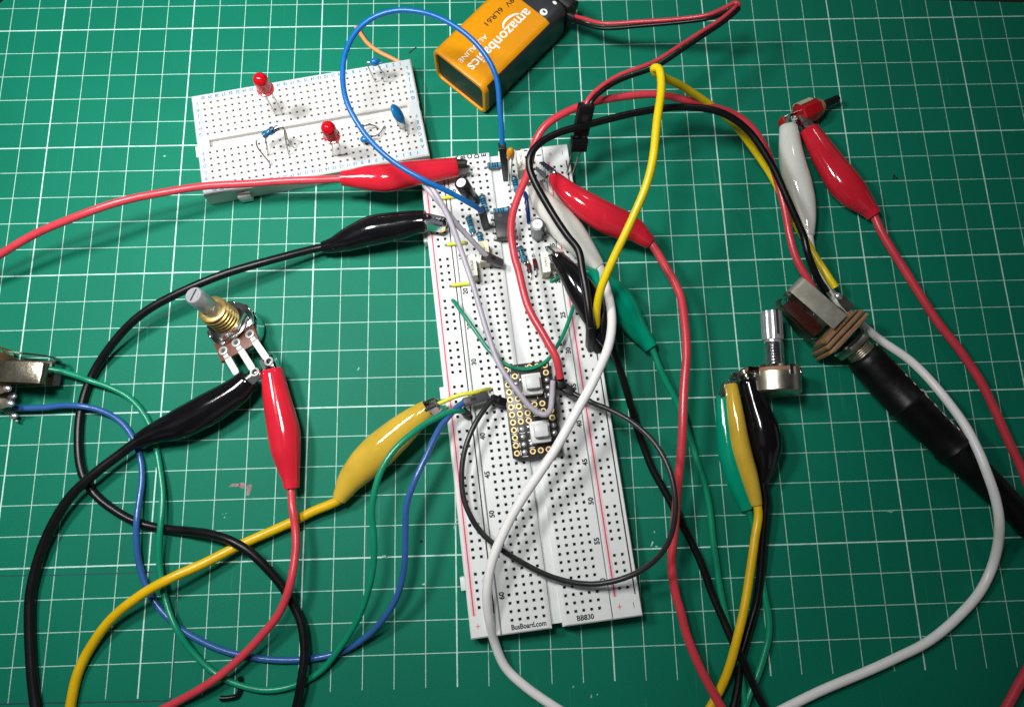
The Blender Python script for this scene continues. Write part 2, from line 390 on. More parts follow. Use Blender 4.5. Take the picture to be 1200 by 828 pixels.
# lettering: glyph meshes of Blender's own font, cached per string
_txt = {}
def text_mesh(body, bold=0.0):
    key = (body, bold)
    if key not in _txt:
        cu = bpy.data.curves.new('lettering', 'FONT'); cu.body = body; cu.size = 1.0; cu.align_x = 'CENTER'; cu.align_y = 'CENTER'; cu.offset = bold; cu.resolution_u = 3
        o = bpy.data.objects.new('lettering', cu); C.objects.link(o)
        dg = bpy.context.evaluated_depsgraph_get(); dg.update()
        me = bpy.data.meshes.new_from_object(o.evaluated_get(dg))
        _txt[key] = ([v.co.copy() for v in me.vertices], [list(p.vertices) for p in me.polygons])
        bpy.data.objects.remove(o); bpy.data.curves.remove(cu); bpy.data.meshes.remove(me)
    return _txt[key]
def put_text(mb, body, mtx, size, mi=0, bold=0.0, sx=1.0):
    """Flat lettering in the local x-y plane of mtx."""
    v, f = text_mesh(body, bold)
    mb.add([mtx @ Vector((p.x*size*sx, p.y*size, 0)) for p in v], f, mi)

# ------------------------------------------------------------------ table and mat
mb = MB(); mb.box(T(150, -100, -13), 2400, 1800, 20, 0)
part('table', mb, 'table', None, (150, -100, -23)); bpy.data.objects['table']['kind'] = 'structure'
a0 = at(6, -1, 0); a1 = at(-1, 5, 0)
poly = [(520, -2.0), (283, 6.1), (200, 9.9), (a0.x+30, a0.y+2), (a0.x+4, a0.y+1.5), (a0.x, a0.y), (a1.x, a1.y), (a1.x-2, a1.y-5), (a1.x-3, a1.y-30), (-133, -330), (520, -330)]
mb = MB(); mb.prism(Matrix.Identity(4), poly, -3.0, 0.0)
mat_o = part('cutting_mat', mb, 'mat', None, (0, 0, 0), sharp=20)
tag(mat_o, 'green cutting mat printed with a white centimetre grid under everything', 'cutting mat')
ORG['cutting_mat'] = Vector((0, 0, 0))
def flat_stroke(mb, pts, w0, z=0.04, mi=0):
    P = [Vector(q) for q in catmull([at(x, y, z)[:] for x, y in pts], 6)]
    v = []; f = []
    for i, p in enumerate(P):
        t = (P[min(i+1, len(P)-1)]-P[max(i-1, 0)]).normalized(); n = Vector((-t.y, t.x, 0))
        hw = w0*0.5*(0.75+0.5*random.random())
        v += [p+n*hw, p-n*hw]
        if i: f.append([2*i-2, 2*i-1, 2*i+1, 2*i])
    mb.add(v, f, mi)
mb = MB()
flat_stroke(mb, [(-5, 674.5), (60, 673.5), (120, 672), (183, 669.5)], 0.35)
part('dark_line', mb, 'pen', mat_o)
mb = MB()
flat_stroke(mb, [(207, 690), (206.5, 730), (203, 780), (200, 822), (199, 835)], 0.30)
part('dark_line', mb, 'pen', mat_o)
mb = MB()
flat_stroke(mb, [(-5, 824.5), (70, 823), (140, 821.8), (200, 820.5)], 0.45)
part('dark_line', mb, 'pen', mat_o)
mb = MB()
flat_stroke(mb, [(479, 63), (483, 59.5), (488, 55.5)], 0.5)
part('dark_line', mb, 'ink_black', mat_o)  # short dark line off the short breadboard's corner
def blot(name, pts, m_, n=1):
    mb = MB()
    for (x, y, s_, el, ang) in pts:
        p = at(x, y, 0.035); k = 12; v = []
        for i in range(k):
            g = 2*math.pi*i/k; r = s_*(0.65+0.6*random.random())
            q = Vector((math.cos(g)*r*el, math.sin(g)*r, 0)); q.rotate(Matrix.Rotation(R(ang), 3, 'Z')); v.append(p+q)
        mb.add(v, [list(range(k))])
    part(name, mb, m_, mat_o, smooth=False)
blot('scuff_mark', [(275, 568, 0.7, 3.0, 4), (284, 568.5, 0.9, 1.5, 0), (291, 576, 0.7, 2.6, 80), (292, 570, 0.8, 1.2, 30)], 'scuff')
blot('scratch_mark', [(263, 606, 0.25, 1.5, 70), (261, 602, 0.15, 1, 0), (265, 601, 0.15, 1, 0)], 'scratch')
blot('scratch_mark', [(533, 616, 0.35, 2.5, 75), (535, 609, 0.3, 1.4, 20)], 'scratch')
blot('scratch_mark', [(450, 652, 0.4, 2.5, 5), (453, 652.5, 0.3, 1, 0)], 'scratch')
blot('scratch_mark', [(497, 684, 0.35, 1.8, 10)], 'scratch')
blot('scratch_mark', [(764, 637, 0.3, 3.5, 60), (769, 640, 0.3, 1.6, 0), (767, 623, 0.25, 1.5, 70)], 'scratch')
blot('scratch_mark', [(693, 815, 0.25, 2.5, 80), (700, 813, 0.2, 1.5, 80), (672, 804, 0.2, 2, 40)], 'scratch')
blot('scratch_mark', [(1043, 599, 0.3, 4, -10)], 'scratch')
blot('scratch_mark', [(193, 183, 0.3, 1.4, 0)], 'scratch')
blot('scratch_mark', [(420, 432, 0.25, 3, 60)], 'scratch')

def crumb(x, y, s_, lab):
    mb = MB()
    for k in range(3):
        p = at(x+random.uniform(-1.5, 1.5)*s_*2, y+random.uniform(-1, 1)*s_*2, s_*0.35)
        mb.ball(T(*p) @ Matrix.Rotation(k, 4, 'Z'), s_*0.8, s_*0.5, s_*0.35, seg=8)
    tag(part('dirt_crumb', mb, 'ink_black', None, at(x, y, 0)), lab, 'crumb')
crumb(1049.5, 207, 0.75, 'tiny dark crumb on the shaded mat beside the red clip of the push button')
crumb(493.5, 634, 0.5, 'tiny dark crumb on the mat between the blue wire and the long breadboard')

# ------------------------------------------------------------------ breadboards
ZB = 7.5
class Board:
    def __init__(s, O, ang, k): s.O = Vector((O[0], O[1], 0)); a = R(ang); s.U = Vector((math.cos(a), math.sin(a), 0)); s.V = Vector((math.sin(a), -math.cos(a), 0)); s.k = k
    def p(s, u, v, z=ZB): return s.O+s.U*(u*s.k)+s.V*(v*s.k)+Vector((0, 0, z))
    def mtx(s, u, v, z, rot=0.0):
        """Local x along the board's u axis, y against v (so lettering with rot=0 stands upright seen from above)."""
        return frame(s.p(u, v, z), s.U) @ Matrix.Rotation(R(rot), 4, 'Z')
def perf_block(mb, bd, u0, u1, v0, v1, z0, z1, us, vs_, holes, h=0.52, ch=0.45, chu=None):
    """Solid block whose top is pierced by square sockets at (us[i], vs_[j]) for (i, j) in holes."""
    ch0 = ch if chu is None else chu[0]; ch1 = ch if chu is None else chu[1]
    cu = [u0+ch0]; cv = [v0+ch]
    for u in us: cu += [u-h, u+h]
    for v in vs_: cv += [v-h, v+h]
    cu.append(u1-ch1); cv.append(v1-ch)
    nu, nv = len(cu), len(cv)
    verts = [bd.p(u, v, z1) for v in cv for u in cu]; faces = []; mi = []
    inner = []
    for j in range(nv-1):
        for i in range(nu-1):
            q = [j*nu+i, j*nu+i+1, (j+1)*nu+i+1, (j+1)*nu+i]
            if i % 2 == 1 and j % 2 == 1 and ((i-1)//2, (j-1)//2) in holes:
                u = us[(i-1)//2]; v = vs_[(j-1)//2]
                k = len(verts); g = h*0.74
                for dz in (0.42, 3.4):
                    for a, b in ((-1, -1), (1, -1), (1, 1), (-1, 1)): verts.append(bd.p(u+a*g, v+b*g, z1-dz))
                for e in range(4):
                    faces.append([q[e], q[(e+1) % 4], k+(e+1) % 4, k+e]); mi.append(0)
                    faces.append([k+e, k+(e+1) % 4, k+4+(e+1) % 4, k+4+e]); mi.append(1)
                faces.append([k+4, k+5, k+6, k+7]); mi.append(1)
            else: faces.append(q); mi.append(0)
    k = len(verts)
    for (u, v, z) in ((u0, v0, z1-ch), (u1, v0, z1-ch), (u1, v1, z1-ch), (u0, v1, z1-ch), (u0, v0, z0), (u1, v0, z0), (u1, v1, z0), (u0, v1, z0)): verts.append(bd.p(u, v, z))
    top = list(range(nu)); bot = [(nv-1)*nu+i for i in range(nu)]; lef = [j*nu for j in range(nv)]; rig = [j*nu+nu-1 for j in range(nv)]
    faces += [[k, k+1]+top[::-1], [k+1, k+2]+rig[::-1], [k+2, k+3]+bot, [k+3, k]+lef]
    faces += [[k, k+4, k+5, k+1], [k+1, k+5, k+6, k+2], [k+2, k+6, k+7, k+3], [k+3, k+7, k+4, k], [k+4, k+7, k+6, k+5]]
    mi += [0]*9
    kk = len(mb.v); mb.v += verts
    for f, m_ in zip(faces, mi): mb.f.append([i+kk for i in f]); mb.m.append(m_)

def rect(mb, bd, u0, u1, v0, v1, z, mi=0):
    mb.add([bd.p(u0, v0, z), bd.p(u1, v0, z), bd.p(u1, v1, z), bd.p(u0, v1, z)], [[0, 1, 2, 3]], mi)

# --- long board with two bus strips
BB = Board((38.66, -61.65), 5.65, 1.0)
PIT = 2.527
V1 = 3.62
def row(n): return V1+PIT*(n-1)
COLU = {c: 13.42+PIT*i for i, c in enumerate('ABCDE')}
COLU.update({c: 13.42+PIT*(7+i) for i, c in enumerate('FGHIJ')})
RAILS = {'lp': 3.62, 'lm': 6.18, 'rp': 48.42, 'rm': 50.98}
def hole(c, n, z=ZB): return BB.p(COLU.get(c, RAILS.get(c)), row(n), z)
LEN = 164.3; WID = 54.4
bb = thing('long_breadboard', 'long white breadboard with red and black bus lines, full of parts and clips', 'breadboard', BB.p(WID/2, LEN/2, 0))
rowsv = [row(n) for n in range(1, 64)]
allh = {(i, j) for i in range(5) for j in range(63)}
mb = MB()
perf_block(mb, BB, 9.72, 25.5, 0, LEN, 0.3, ZB, [COLU[c] for c in 'ABCDE'], rowsv, allh, chu=(0.25, 1.0))
perf_block(mb, BB, 28.9, 44.85, 0, LEN, 0.3, ZB, [COLU[c] for c in 'FGHIJ'], rowsv, allh, chu=(1.0, 0.25))
mb.box(frame(BB.p(27.2, LEN/2, 3.2), BB.U), 3.7, LEN-2.2, 5.4, 0)
part('terminal_block', mb, ['abs_white', 'hole'], bb, sharp=25)
railh = {(i, j) for i in range(2) for j in range(1, 64) if 3 <= j <= 61 and (j-3) % 6 < 5}
railh = {(i, j-1) for i, j in railh}
for (a, b, x0) in ((0.0, 9.5, 'l'), (45.07, WID, 'r')):
    mb = MB()
    perf_block(mb, BB, a, b, 0, LEN, 0.3, ZB-0.05, [RAILS[x0+'p'], RAILS[x0+'m']], rowsv, railh, chu=(0.35, 0.3))
    if x0 == 'l':
        for n in (33.5, 58.0, 11.0): mb.box(frame(BB.p(-0.75, row(n), 3.2), BB.U), 1.6, 4.2, 5.2, 0.25)
    part('bus_strip', mb, ['abs_white', 'hole'], bb, sharp=25)
mb = MB(); z = ZB+0.03
for u0 in (1.72, 46.5):
    rect(mb, BB, u0-0.2, u0+0.22, row(2.2), row(61.9), z, 0)
    rect(mb, BB, u0-0.75, u0+0.8, row(2.2), row(61.9), z-0.04, 2)
for u0 in (8.1, 52.95): rect(mb, BB, u0-0.2, u0+0.2, row(2.2), row(61.9), z, 1)
for v in (row(0.95), row(63.15)):
    for u in (2.6, 47.5):
        rect(mb, BB, u-0.75, u+0.75, v-0.09, v+0.09, z, 0); rect(mb, BB, u-0.09, u+0.09, v-0.75, v+0.75, z+0.02, 0)
    for u in (7.6, 52.0): rect(mb, BB, u-0.09, u+0.09, v-0.8, v+0.8, z, 1)
for c, u in COLU.items(): put_text(mb, c, BB.mtx(u, row(0.0), z, 90), 2.4, 1, 0.04)
for n in [1]+list(range(5, 61, 5)):
    for u in (11.15, 43.5): put_text(mb, str(n), BB.mtx(u, row(n)-0.1, z, 90), 2.3, 1, 0.04)
put_text(mb, 'BusBoard.com', BB.mtx(18.4, row(63.85), z, 0), 2.2, 1, 0.03, 0.86)
put_text(mb, 'BB830', BB.mtx(36.3, row(63.85), z, 0), 2.2, 1, 0.03, 0.95)
part('printed_markings', mb, ['ink_red', 'ink_black', 'ink_pink'], bb, smooth=False)

# --- short board
SB = Board((-45.0, -34.35), 10.1, 0.9965)
sb = thing('short_breadboard', 'short white breadboard with pale blue numbers holding two red leds', 'breadboard', SB.p(41, 20, 0))
SC0 = 4.35; SR0 = 3.85
def srow(j): return SR0+2.535*j if j < 6 else SR0+2.535*(j+2)
SWID, SLEN = 82.0, 40.6
scols = [SC0+2.535*i for i in range(30)]
sh = {(i, j) for i in range(30) for j in range(6)}
mb = MB()
perf_block(mb, SB, 0, SWID, 0, 18.9, 0.3, ZB, scols, [srow(j) for j in range(6)], sh, h=0.42)
perf_block(mb, SB, 0, SWID, 21.9, SLEN, 0.3, ZB, scols, [srow(j) for j in range(6, 12)], sh, h=0.42)
mb.box(frame(SB.p(SWID/2, 20.4, 2.9), SB.U), SWID-9.0, 4.2, 5.0, 0)
for u in (2.4, SWID-2.4): mb.box(frame(SB.p(u, 20.4, 3.87), SB.U), 4.2, 3.7, 7.1, 0)
for u in (13.5, 68.0): mb.box(frame(SB.p(u, SLEN+0.9, 3.0), SB.U), 4.6, 2.0, 4.6, 0.3)
mb.box(frame(SB.p(-0.7, 21.5, 3.0), SB.U), 1.6, 4.4, 4.6, 0.3)
part('terminal_block', mb, ['abs_white2', 'hole_grey'], sb, sharp=25)
mb = MB(); z = ZB+0.03
for i in range(30):
    for v in (1.55, SLEN-1.75): put_text(mb, str(30-i), SB.mtx(scols[i], v, z, 180), 1.8, 0, 0.025, 0.85)
for j, c in enumerate('LKJIHGFEDCBA'):
    for u in (1.9, SWID-1.9): put_text(mb, c, SB.mtx(u, srow(j), z, 180), 1.8, 0, 0.02)
for v in (1.55, SLEN-1.75): rect(mb, SB, 0.6, SWID-0.6, v-0.95, v+0.95, z-0.02, 1)
for u in (1.9, SWID-1.9): rect(mb, SB, u-0.9, u+0.9, 2.6, SLEN-2.8, z-0.02, 1)
part('printed_markings', mb, ['ink_blue', 'ink_pale'], sb, smooth=False)
def shole(i, j, z=ZB): return SB.p(scols[i], srow(j), z)

# ------------------------------------------------------------------ crocodile clip leads
def boot(parent, path, m_, kz=0.82, up=(0, 0, 1), lab=None, seed=0):
    """path: (px, py, width in px, z) from the cable end to the jaw end."""
    rnd = random.Random(seed)
    C4 = []
    for (x, y, wp, z_) in path:
        p = at(x, y, z_); C4.append((p.x, p.y, p.z, px2mm(wp, p)))
    S = catmull(C4, 7)
    n = len(S)
    wl = [C4[i//7][3]+(C4[min(i//7+1, len(C4)-1)][3]-C4[i//7][3])*(i % 7)/7 for i in range(n)]      # straight flanks, a little eased
    for _ in range(3): wl = [wl[0]]+[(wl[i-1]+2*wl[i]+wl[i+1])/4 for i in range(1, n-1)]+[wl[-1]]
    S = [q[:3]+(w_,) for q, w_ in zip(S, wl)]
    pts = []; rad = []
    for i, q in enumerate(S):
        t = i/(n-1); a = q[3]/2
        k = kz+(1-kz)*max(0, 1-t*3.2)*0.9
        j = 1.0
        pts.append(Vector(q[:3])); rad.append((a*j, a*k*j))
    d0 = (pts[0]-pts[1]).normalized(); d1 = (pts[-1]-pts[-2]).normalized()
    # cable end: a short rolled collar; jaw end: open mouth with wall thickness
    pts = [pts[0]+d0*0.15]+pts; rad = [(rad[0][0]*0.86, rad[0][1]*0.86)]+rad
    e = rad[-1]
    pts += [pts[-1]+d1*0.22]; rad += [(e[0]*0.95, e[1]*0.95)]
    mb = MB(); mb.tube(pts, rad, 28, 0, caps=True, up=Vector(up))
    mouth = [pts[-1]+d1*0.06, pts[-1]+d1*0.05]
    mb.tube([pts[-1]-d1*1.0, pts[-1]+d1*0.05], [(e[0]*0.84, e[1]*0.82)]*2, 24, 1, up=Vector(up))
    o = part('insulating_boot', mb, [m_, 'boot_inside'], parent, sharp=50)
    if lab: o['label'] = lab
    return Vector(pts[-1]), d1, e
def jaws(parent, base, tip, wb, wt, hb, ht, roll, gap=0.0, m_='steel', curl=0.0):
    base = Vector(base); tip = Vector(tip); ax = tip-base; L = ax.length
    F = frame(base-ax.normalized()*1.5, ax) @ Matrix.Rotation(R(roll), 4, 'X'); L += 1.5
    for s in (1, -1):
        rows = []; n = 17
        for i in range(n):
            t = i/(n-1); x = L*t; w_ = (wb+(wt-wb)*t)/2; h = hb+(ht-hb)*t
            if t > 0.88: h *= 1-(t-0.88)*3.2; w_ *= 1-(t-0.88)*2
            e = 0.12 if i % 2 else 0.12+0.42*min(1, h)
            if t < 0.35: e = h*0.45
            g = gap*(0.25+0.75*t)
            if t < 0.2: w_ *= 0.62+t*1.9; h *= 0.62+t*1.9; g *= 0.4
            rows.append([(x, -w_, s*(e+g)), (x, -w_*0.97, s*(h*0.75+g)), (x, -w_*0.72, s*(h+g)), (x, w_*0.72, s*(h+g)), (x, w_*0.97, s*(h*0.75+g)), (x, w_, s*(e+g))])
        x = L+0.05; g = gap
        mb = MB(); mb.sheet(F, rows, 0.22)
        part('jaw', mb, m_, parent, sharp=30)
GL = 'crocodile clip test leads'
def lead(color, label, bpath, tip, jaw, cable, r, kz=0.82, seed=0, cmat=None, sub=9):
    base = at(*cable[len(cable)//2][:2], 0)
    p0 = at(bpath[len(bpath)//2][0], bpath[len(bpath)//2][1], 0)
    t = thing('test_lead', label, 'test lead', p0, GL)
    end, d1, e = boot(t, bpath, color+'_pvc', kz, seed=seed)
    tp = at(*tip)
    jaws(t, end-d1*0.6, tp, **jaw)
    c0 = at(bpath[0][0], bpath[0][1], bpath[0][3]); c1 = at(bpath[1][0], bpath[1][1], bpath[1][3])
    P = wire_pts([(bpath[1][0], bpath[1][1], bpath[1][3]), (bpath[0][0], bpath[0][1], bpath[0][3])]+cable, sub)
    mb = MB(); mb.tube(P, r, 14); part('cable', mb, cmat or color+'_cable', t)
    return t
J0 = dict(wb=5.0, wt=3.2, hb=2.3, ht=1.2, roll=0)
def J(**k): d = dict(J0); d.update(k); return d

lead('red', 'red test lead lying over the short breadboard and clipped to the long one',
     [(400.5, 209, 17, 14), (412, 209, 21, 14), (428, 208.5, 29, 14), (452, 208.5, 35, 14), (483, 203.5, 31, 13.5), (510, 199.5, 27, 13), (535, 196, 23, 12.5)],
     (549, 194.5, 11.3), J(wb=5.0, wt=3.2, roll=76, gap=0.8, m_='dark_steel'),
     [(366, 211, 14), (300, 214.5, 13), (233, 219, 14), (166, 230, 17), (100, 250, 18), (45, 273, 16), (0, 297.5, 13), (-40, 322, 10)], 1.32, 0.85, 1)
lead('black', 'black test lead clipped to the left bus strip of the long breadboard',
     [(378, 290, 14, 5), (391, 287, 19, 5.4), (407, 281, 28, 6.6), (436, 270.5, 37, 8.2), (466, 265, 34, 9.8), (486, 261, 29, 11.3), (499, 259, 26, 12)],
     (523, 264, 11.5), J(wb=4.6, wt=3.8, hb=2.6, ht=1.9, roll=68, gap=0.55, m_='chrome'),
     [(340, 299, 7), (300, 309.5, 9), (257, 323, 10), (207, 344, 9.5), (166, 369, 8), (133, 401, 5), (110, 436, 2.0), (97, 469, 1.5), (91.8, 503, 1.5), (96.5, 552, 1.6), (110, 577, 1.6), (133, 597, 1.6), (160, 612, 1.6), (187, 618.5, 1.6), (217, 621, 3.5), (250, 626, 6.5), (277, 636, 8.2), (300, 652, 7.5), (327, 682, 5.6), (343, 709, 4.4), (353, 732, 4.2), (357, 765, 4.4), (353, 799, 4.5), (346, 832, 3), (338, 860, 1.6)], 1.42, 0.9, 2)
lead('black', 'black test lead clipped on the middle lug of the brass potentiometer',
     [(162, 517, 18, 6.2), (171, 512, 22, 6.2), (184, 506, 26, 6.4), (211, 496, 38, 6.8), (246, 478, 40, 7), (276, 459, 34, 7.6), (291, 445, 27, 8.2)],
     (305.5, 434, 8.6), J(wb=4.2, wt=3.0, hb=2.6, ht=1.5, roll=40, gap=0.35),
     [(140, 533, 5.6), (112, 553, 5.6), (86, 577, 5.2), (63, 612, 4), (47, 648, 3), (37, 692, 2.2), (35, 738, 1.8), (37, 779, 1.7), (42, 828, 1.6), (47, 860, 1.5)], 1.62, 0.8, 3)
lead('red', 'red test lead clipped on the right lug of the brass potentiometer',
     [(341.8, 572, 18, 6.5), (341, 562, 20, 6.6), (338.5, 548, 26, 6.8), (335, 527, 35, 7), (332.5, 505, 38, 7), (325.5, 472, 33, 7.4), (318.5, 434, 25.5, 8)],
     (312, 416, 8.8), J(wb=5.0, wt=3.6, hb=2.6, ht=1.9, roll=82, gap=0.6, m_='chrome'),
     [(343, 596, 8), (345.5, 619, 8), (346, 645, 8.6), (340, 685, 9.6), (327, 718.5, 8), (306.5, 745, 6.5), (280, 772, 5), (247, 798.5, 4.6), (200, 825, 2.2), (150, 848, 1.5)], 1.30, 0.85, 4)
lead('yellow', 'yellow test lead whose clip bites the bare end of a short yellow wire',
     [(397.5, 585, 17, 5), (402, 577, 22, 5.4), (411, 562, 31, 6.4), (427, 544, 40, 7.4), (446, 526, 43, 8.4), (471, 504, 37, 10), (488, 489, 29, 11.6), (501, 479, 23, 12.5)],
     (515, 472.5, 13.2), J(wb=5.0, wt=4.0, hb=2.2, ht=1.5, roll=60, gap=0.5),
     [(366, 599, 3.8), (337, 613.5, 3.4), (308, 627, 3.4), (278, 640.5, 4.4), (240, 659, 6), (200, 677, 8), (167, 695, 7.6), (133, 722, 5), (110, 752, 3), (93, 785, 2), (83, 828, 1.7), (78, 860, 1.5)], 1.55, 0.85, 5)
lead('red', 'red test lead clipped on the red push button',
     [(1024, 252, 17, 5), (1018, 245, 20, 5.2), (1002, 229, 35, 6.2), (988, 213, 38, 6.6), (968, 184, 31, 6.4), (948, 152, 22.5, 6)],
     (937, 136, 6), J(wb=4.6, wt=3.4, hb=2.2, ht=1.2, roll=20, gap=0.3),
     [(1033, 271, 4.6), (1053, 306, 4), (1076.5, 342.5, 3.6), (1100, 379, 3.4), (1126.5, 412.5, 3.2), (1147, 443, 3), (1166.5, 482.5, 2.6), (1183, 519, 2.2), (1199, 554, 2), (1220, 620, 1.8), (1226, 700, 1.6), (1212, 764, 1.6), (1190, 810, 1.6), (1163, 855, 1.5)], 1.45, 0.85, 6)
lead('white', 'white test lead clipped on the red push button, its cable looping past the black plug',
     [(948, 276, 12, 4.6), (947.5, 266, 15, 4.8), (946.5, 256, 19, 5), (942, 236, 27, 5.6), (934.5, 212, 32, 6.2), (928, 187, 30, 6.2), (924, 149, 21, 6)],
     (928, 137, 6), J(wb=4.6, wt=3.6, hb=2.0, ht=1.4, roll=75, gap=0.4),
     [(950, 290, 3.6), (957, 317, 2.2), (970, 337, 1.5), (985, 357, 1.4), (1003, 375, 1.4), (1020, 389, 1.5), (1033, 399, 1.5), (1066.5, 422.5, 2), (1100, 456, 5), (1127, 493, 10), (1147, 530, 13.5), (1156, 552, 14.2), (1165, 579, 13.6), (1170.5, 609, 11.5), (1170, 635, 7), (1163, 663, 3), (1147, 695, 1.6), (1120, 725, 1.6), (1083, 754, 1.5), (1047, 772, 1.5), (1000, 792, 1.5), (960, 810, 1.5), (922, 828, 1.5), (880, 850, 1.5)], 1.48, 0.85, 7)
lead('red', 'red test lead clipped near the top of the right bus strip, above the white boot',
     [(762, 284, 16, 9), (756, 280, 19, 9.4), (744, 270, 28, 10.5), (728, 263, 36, 12), (709, 254.5, 37, 14), (689, 242.5, 34, 15.5), (668, 227, 27, 16), (648, 207, 16, 15)],
     (632, 194.5, 12.5), J(wb=5.0, wt=3.6, hb=2.5, ht=1.5, roll=66, gap=0.45, m_='chrome'),
     [(780, 312.5, 11), (797, 346, 13), (803, 378, 14), (804.5, 411, 14.5), (802.5, 444.5, 14.5), (799.5, 500, 14), (796, 552, 11.5), (792, 600, 9), (788, 645, 7.5), (788, 669, 7), (792.5, 700, 6), (797, 716, 5.8), (803, 739, 5.4), (811, 760, 5.2), (823, 787, 5), (835.5, 811, 4.8), (846.5, 829, 4.6), (864, 855, 3)], 1.42, 0.85, 8)
lead('white', 'white test lead with its boot lying across the right bus strip under a black cable',
     [(702, 313, 15, 12), (697, 307, 19, 12), (685, 293, 28, 12.5), (669, 274, 36, 13), (654, 257, 36, 13.4), (637, 237, 27, 13.4), (625, 219, 16, 13)],
     (620, 208, 11), J(wb=4.0, wt=3.0, hb=1.8, ht=1.1, roll=70, gap=0.3, m_='dull_steel'),
     [(708.5, 331, 15), (714.5, 352, 18), (716.8, 377, 21), (712, 410, 25), (697, 443, 27), (677, 479, 26), (653, 523, 24), (633, 552, 22.5), (613, 583, 20), (593, 619, 18), (577, 655, 16.5), (571, 692, 14), (573, 725, 10), (579, 752, 5), (593, 782, 2.2), (617, 805, 1.6), (650, 827, 1.5), (690, 850, 1.5)], 1.50, 0.85, 9)
lead('green', 'green test lead whose boot hangs off the long breadboard under a black boot',
     [(763, 407.5, 16, 5), (757, 399, 19, 5.2), (746, 385, 26, 6), (734, 366, 35, 7.4), (720, 347, 36, 9), (700, 331, 30, 11), (679, 321, 23, 12), (661, 317, 17, 12)],
     (650, 314, 10.5), J(wb=3.8, wt=3.0, hb=1.7, ht=1.1, roll=60, gap=0.2, m_='dull_steel'),
     [(774.5, 434, 4), (788, 460, 2.6), (797, 479, 1.8), (808, 510, 1.3), (821, 552, 1.3), (831.5, 595, 1.3), (835.5, 632, 1.3), (842, 680, 1.3), (850, 716, 1.3), (858, 748, 1.3), (865, 777, 1.3), (871, 808, 1.3), (875, 832, 1.3), (878, 860, 1.3)], 1.15, 0.8, 10)
lead('black', 'black test lead lying on a green boot, clipped beside the film capacitor at row 20',
     [(718, 409, 15, 13.5), (714, 402, 18, 14), (706, 388, 26, 15), (695, 364, 35, 16.5), (681, 340, 34, 17.5), (667, 319, 26, 17.5), (653, 301, 17, 15.5)],
     (643.5, 293.5, 12), J(wb=5.2, wt=4.2, hb=2.4, ht=1.9, roll=35, gap=0.3, m_='chrome'),
     [(725.5, 428, 11), (732, 448, 8.5), (739, 475, 5.5), (746, 500, 3.2), (756, 527, 1.8), (766, 552, 1.4), (783, 583, 1.4), (800, 614, 1.4), (817, 649, 1.4), (833, 692, 1.5), (846.5, 723, 2.2), (857, 748, 3), (868.5, 770, 3.4), (880.5, 796, 3.2), (891, 817.5, 2), (908, 848, 1.5)], 1.28, 0.85, 11)
lead('green', 'green test lead at the silver potentiometer, lowest of its three clips',
     [(876, 596, 16, 4), (872, 585, 19, 4.2), (863, 561, 25, 4.8), (855, 531, 27, 5.2), (850, 498, 22, 5.6), (847, 464, 15, 6)],
     (852, 447, 6), J(wb=3.4, wt=2.4, hb=2.4, ht=1.5, roll=0, gap=0.3),
     [(880, 605, 3), (885, 628, 1.6), (890, 660, 1.3), (896, 695, 1.3), (901.5, 723, 1.3), (901, 745, 1.3), (894.5, 769, 1.3), (887, 792, 1.3), (878, 815, 1.4), (868, 845, 1.4)], 1.12, 1.0, 12)
lead('yellow', 'yellow test lead at the silver potentiometer, between a green and a black boot',
     [(887, 591.5, 13, 7), (884, 580, 16, 7.2), (877, 556, 21, 7.6), (868, 525, 23, 8), (862, 488, 20, 8.2), (857, 451, 14.5, 8)],
     (861, 436, 7.6), J(wb=3.0, wt=2.2, hb=2.4, ht=1.5, roll=0, gap=0.3, m_='chrome'),
     [(888, 605, 6.8), (885, 629, 6.6), (882, 655, 6.4), (878, 679, 6.2), (868, 732, 6), (855, 779, 4.5), (837, 819, 2.2), (820, 850, 1.6)], 1.40, 1.25, 13)
lead('black', 'black test lead at the silver potentiometer, its boot in front of the round can',
     [(894.5, 566, 10, 6), (896, 558, 15, 6.2), (897.5, 546, 23, 6.4), (897, 524, 39, 7), (893.5, 502, 39, 7.4), (885, 474, 28, 8), (877, 445, 23.5, 8.2)],
     (870, 432, 8), J(wb=4.0, wt=2.8, hb=2.2, ht=1.4, roll=20, gap=0.3, m_='dull_steel'),
     [(897.5, 585, 5.4), (897, 603, 4.6), (892.5, 652, 2.8), (887, 702, 1.6), (880, 728, 1.4), (872, 755, 1.4), (867, 776, 1.4), (866, 800, 1.4), (862, 822, 1.4), (854, 850, 1.4)], 1.35, 0.95, 14)

# ------------------------------------------------------------------ plain wires
GW = 'loose hook-up wires'
def cable_thing(name, label, cat, pts, r, m_, group=None, sub=9, bare=None):
    P = wire_pts(pts, sub)
    t = thing(name, label, cat, (P[0].x, P[0].y, max(0, P[0].z-r)), group)
    mb = MB(); mb.tube(P, r, 12); part('cable', mb, m_, t)
    return t, P
def housing(parent, a, b, wd=2.6, th=2.6, m_='housing', upv=(0, 0, 1), slot=True):
    """Crimp connector shell from a (cable side) to b (pin side), world mm."""
    a = Vector(a); b = Vector(b); L = (b-a).length
    F = frame((a+b)/2, b-a, upv)
    mb = MB(); mb.box(F, L, wd, th, 0.22)
    if slot:
        mb.box(F @ T(-L*0.12, 0, th/2), L*0.22, wd*0.42, 0.12, 0, 1); mb.box(F @ T(-L*0.46, 0, 0), L*0.1, wd*0.62, th*0.62, 0, 1)
    part('connector_shell', mb, [m_, 'boot_inside'], parent, sharp=30)
def pin(parent, a, b, r=0.32, m_='tin', name='pin'):
    mb = MB(); mb.tube([a, b], r, 6); part(name, mb, m_, parent)

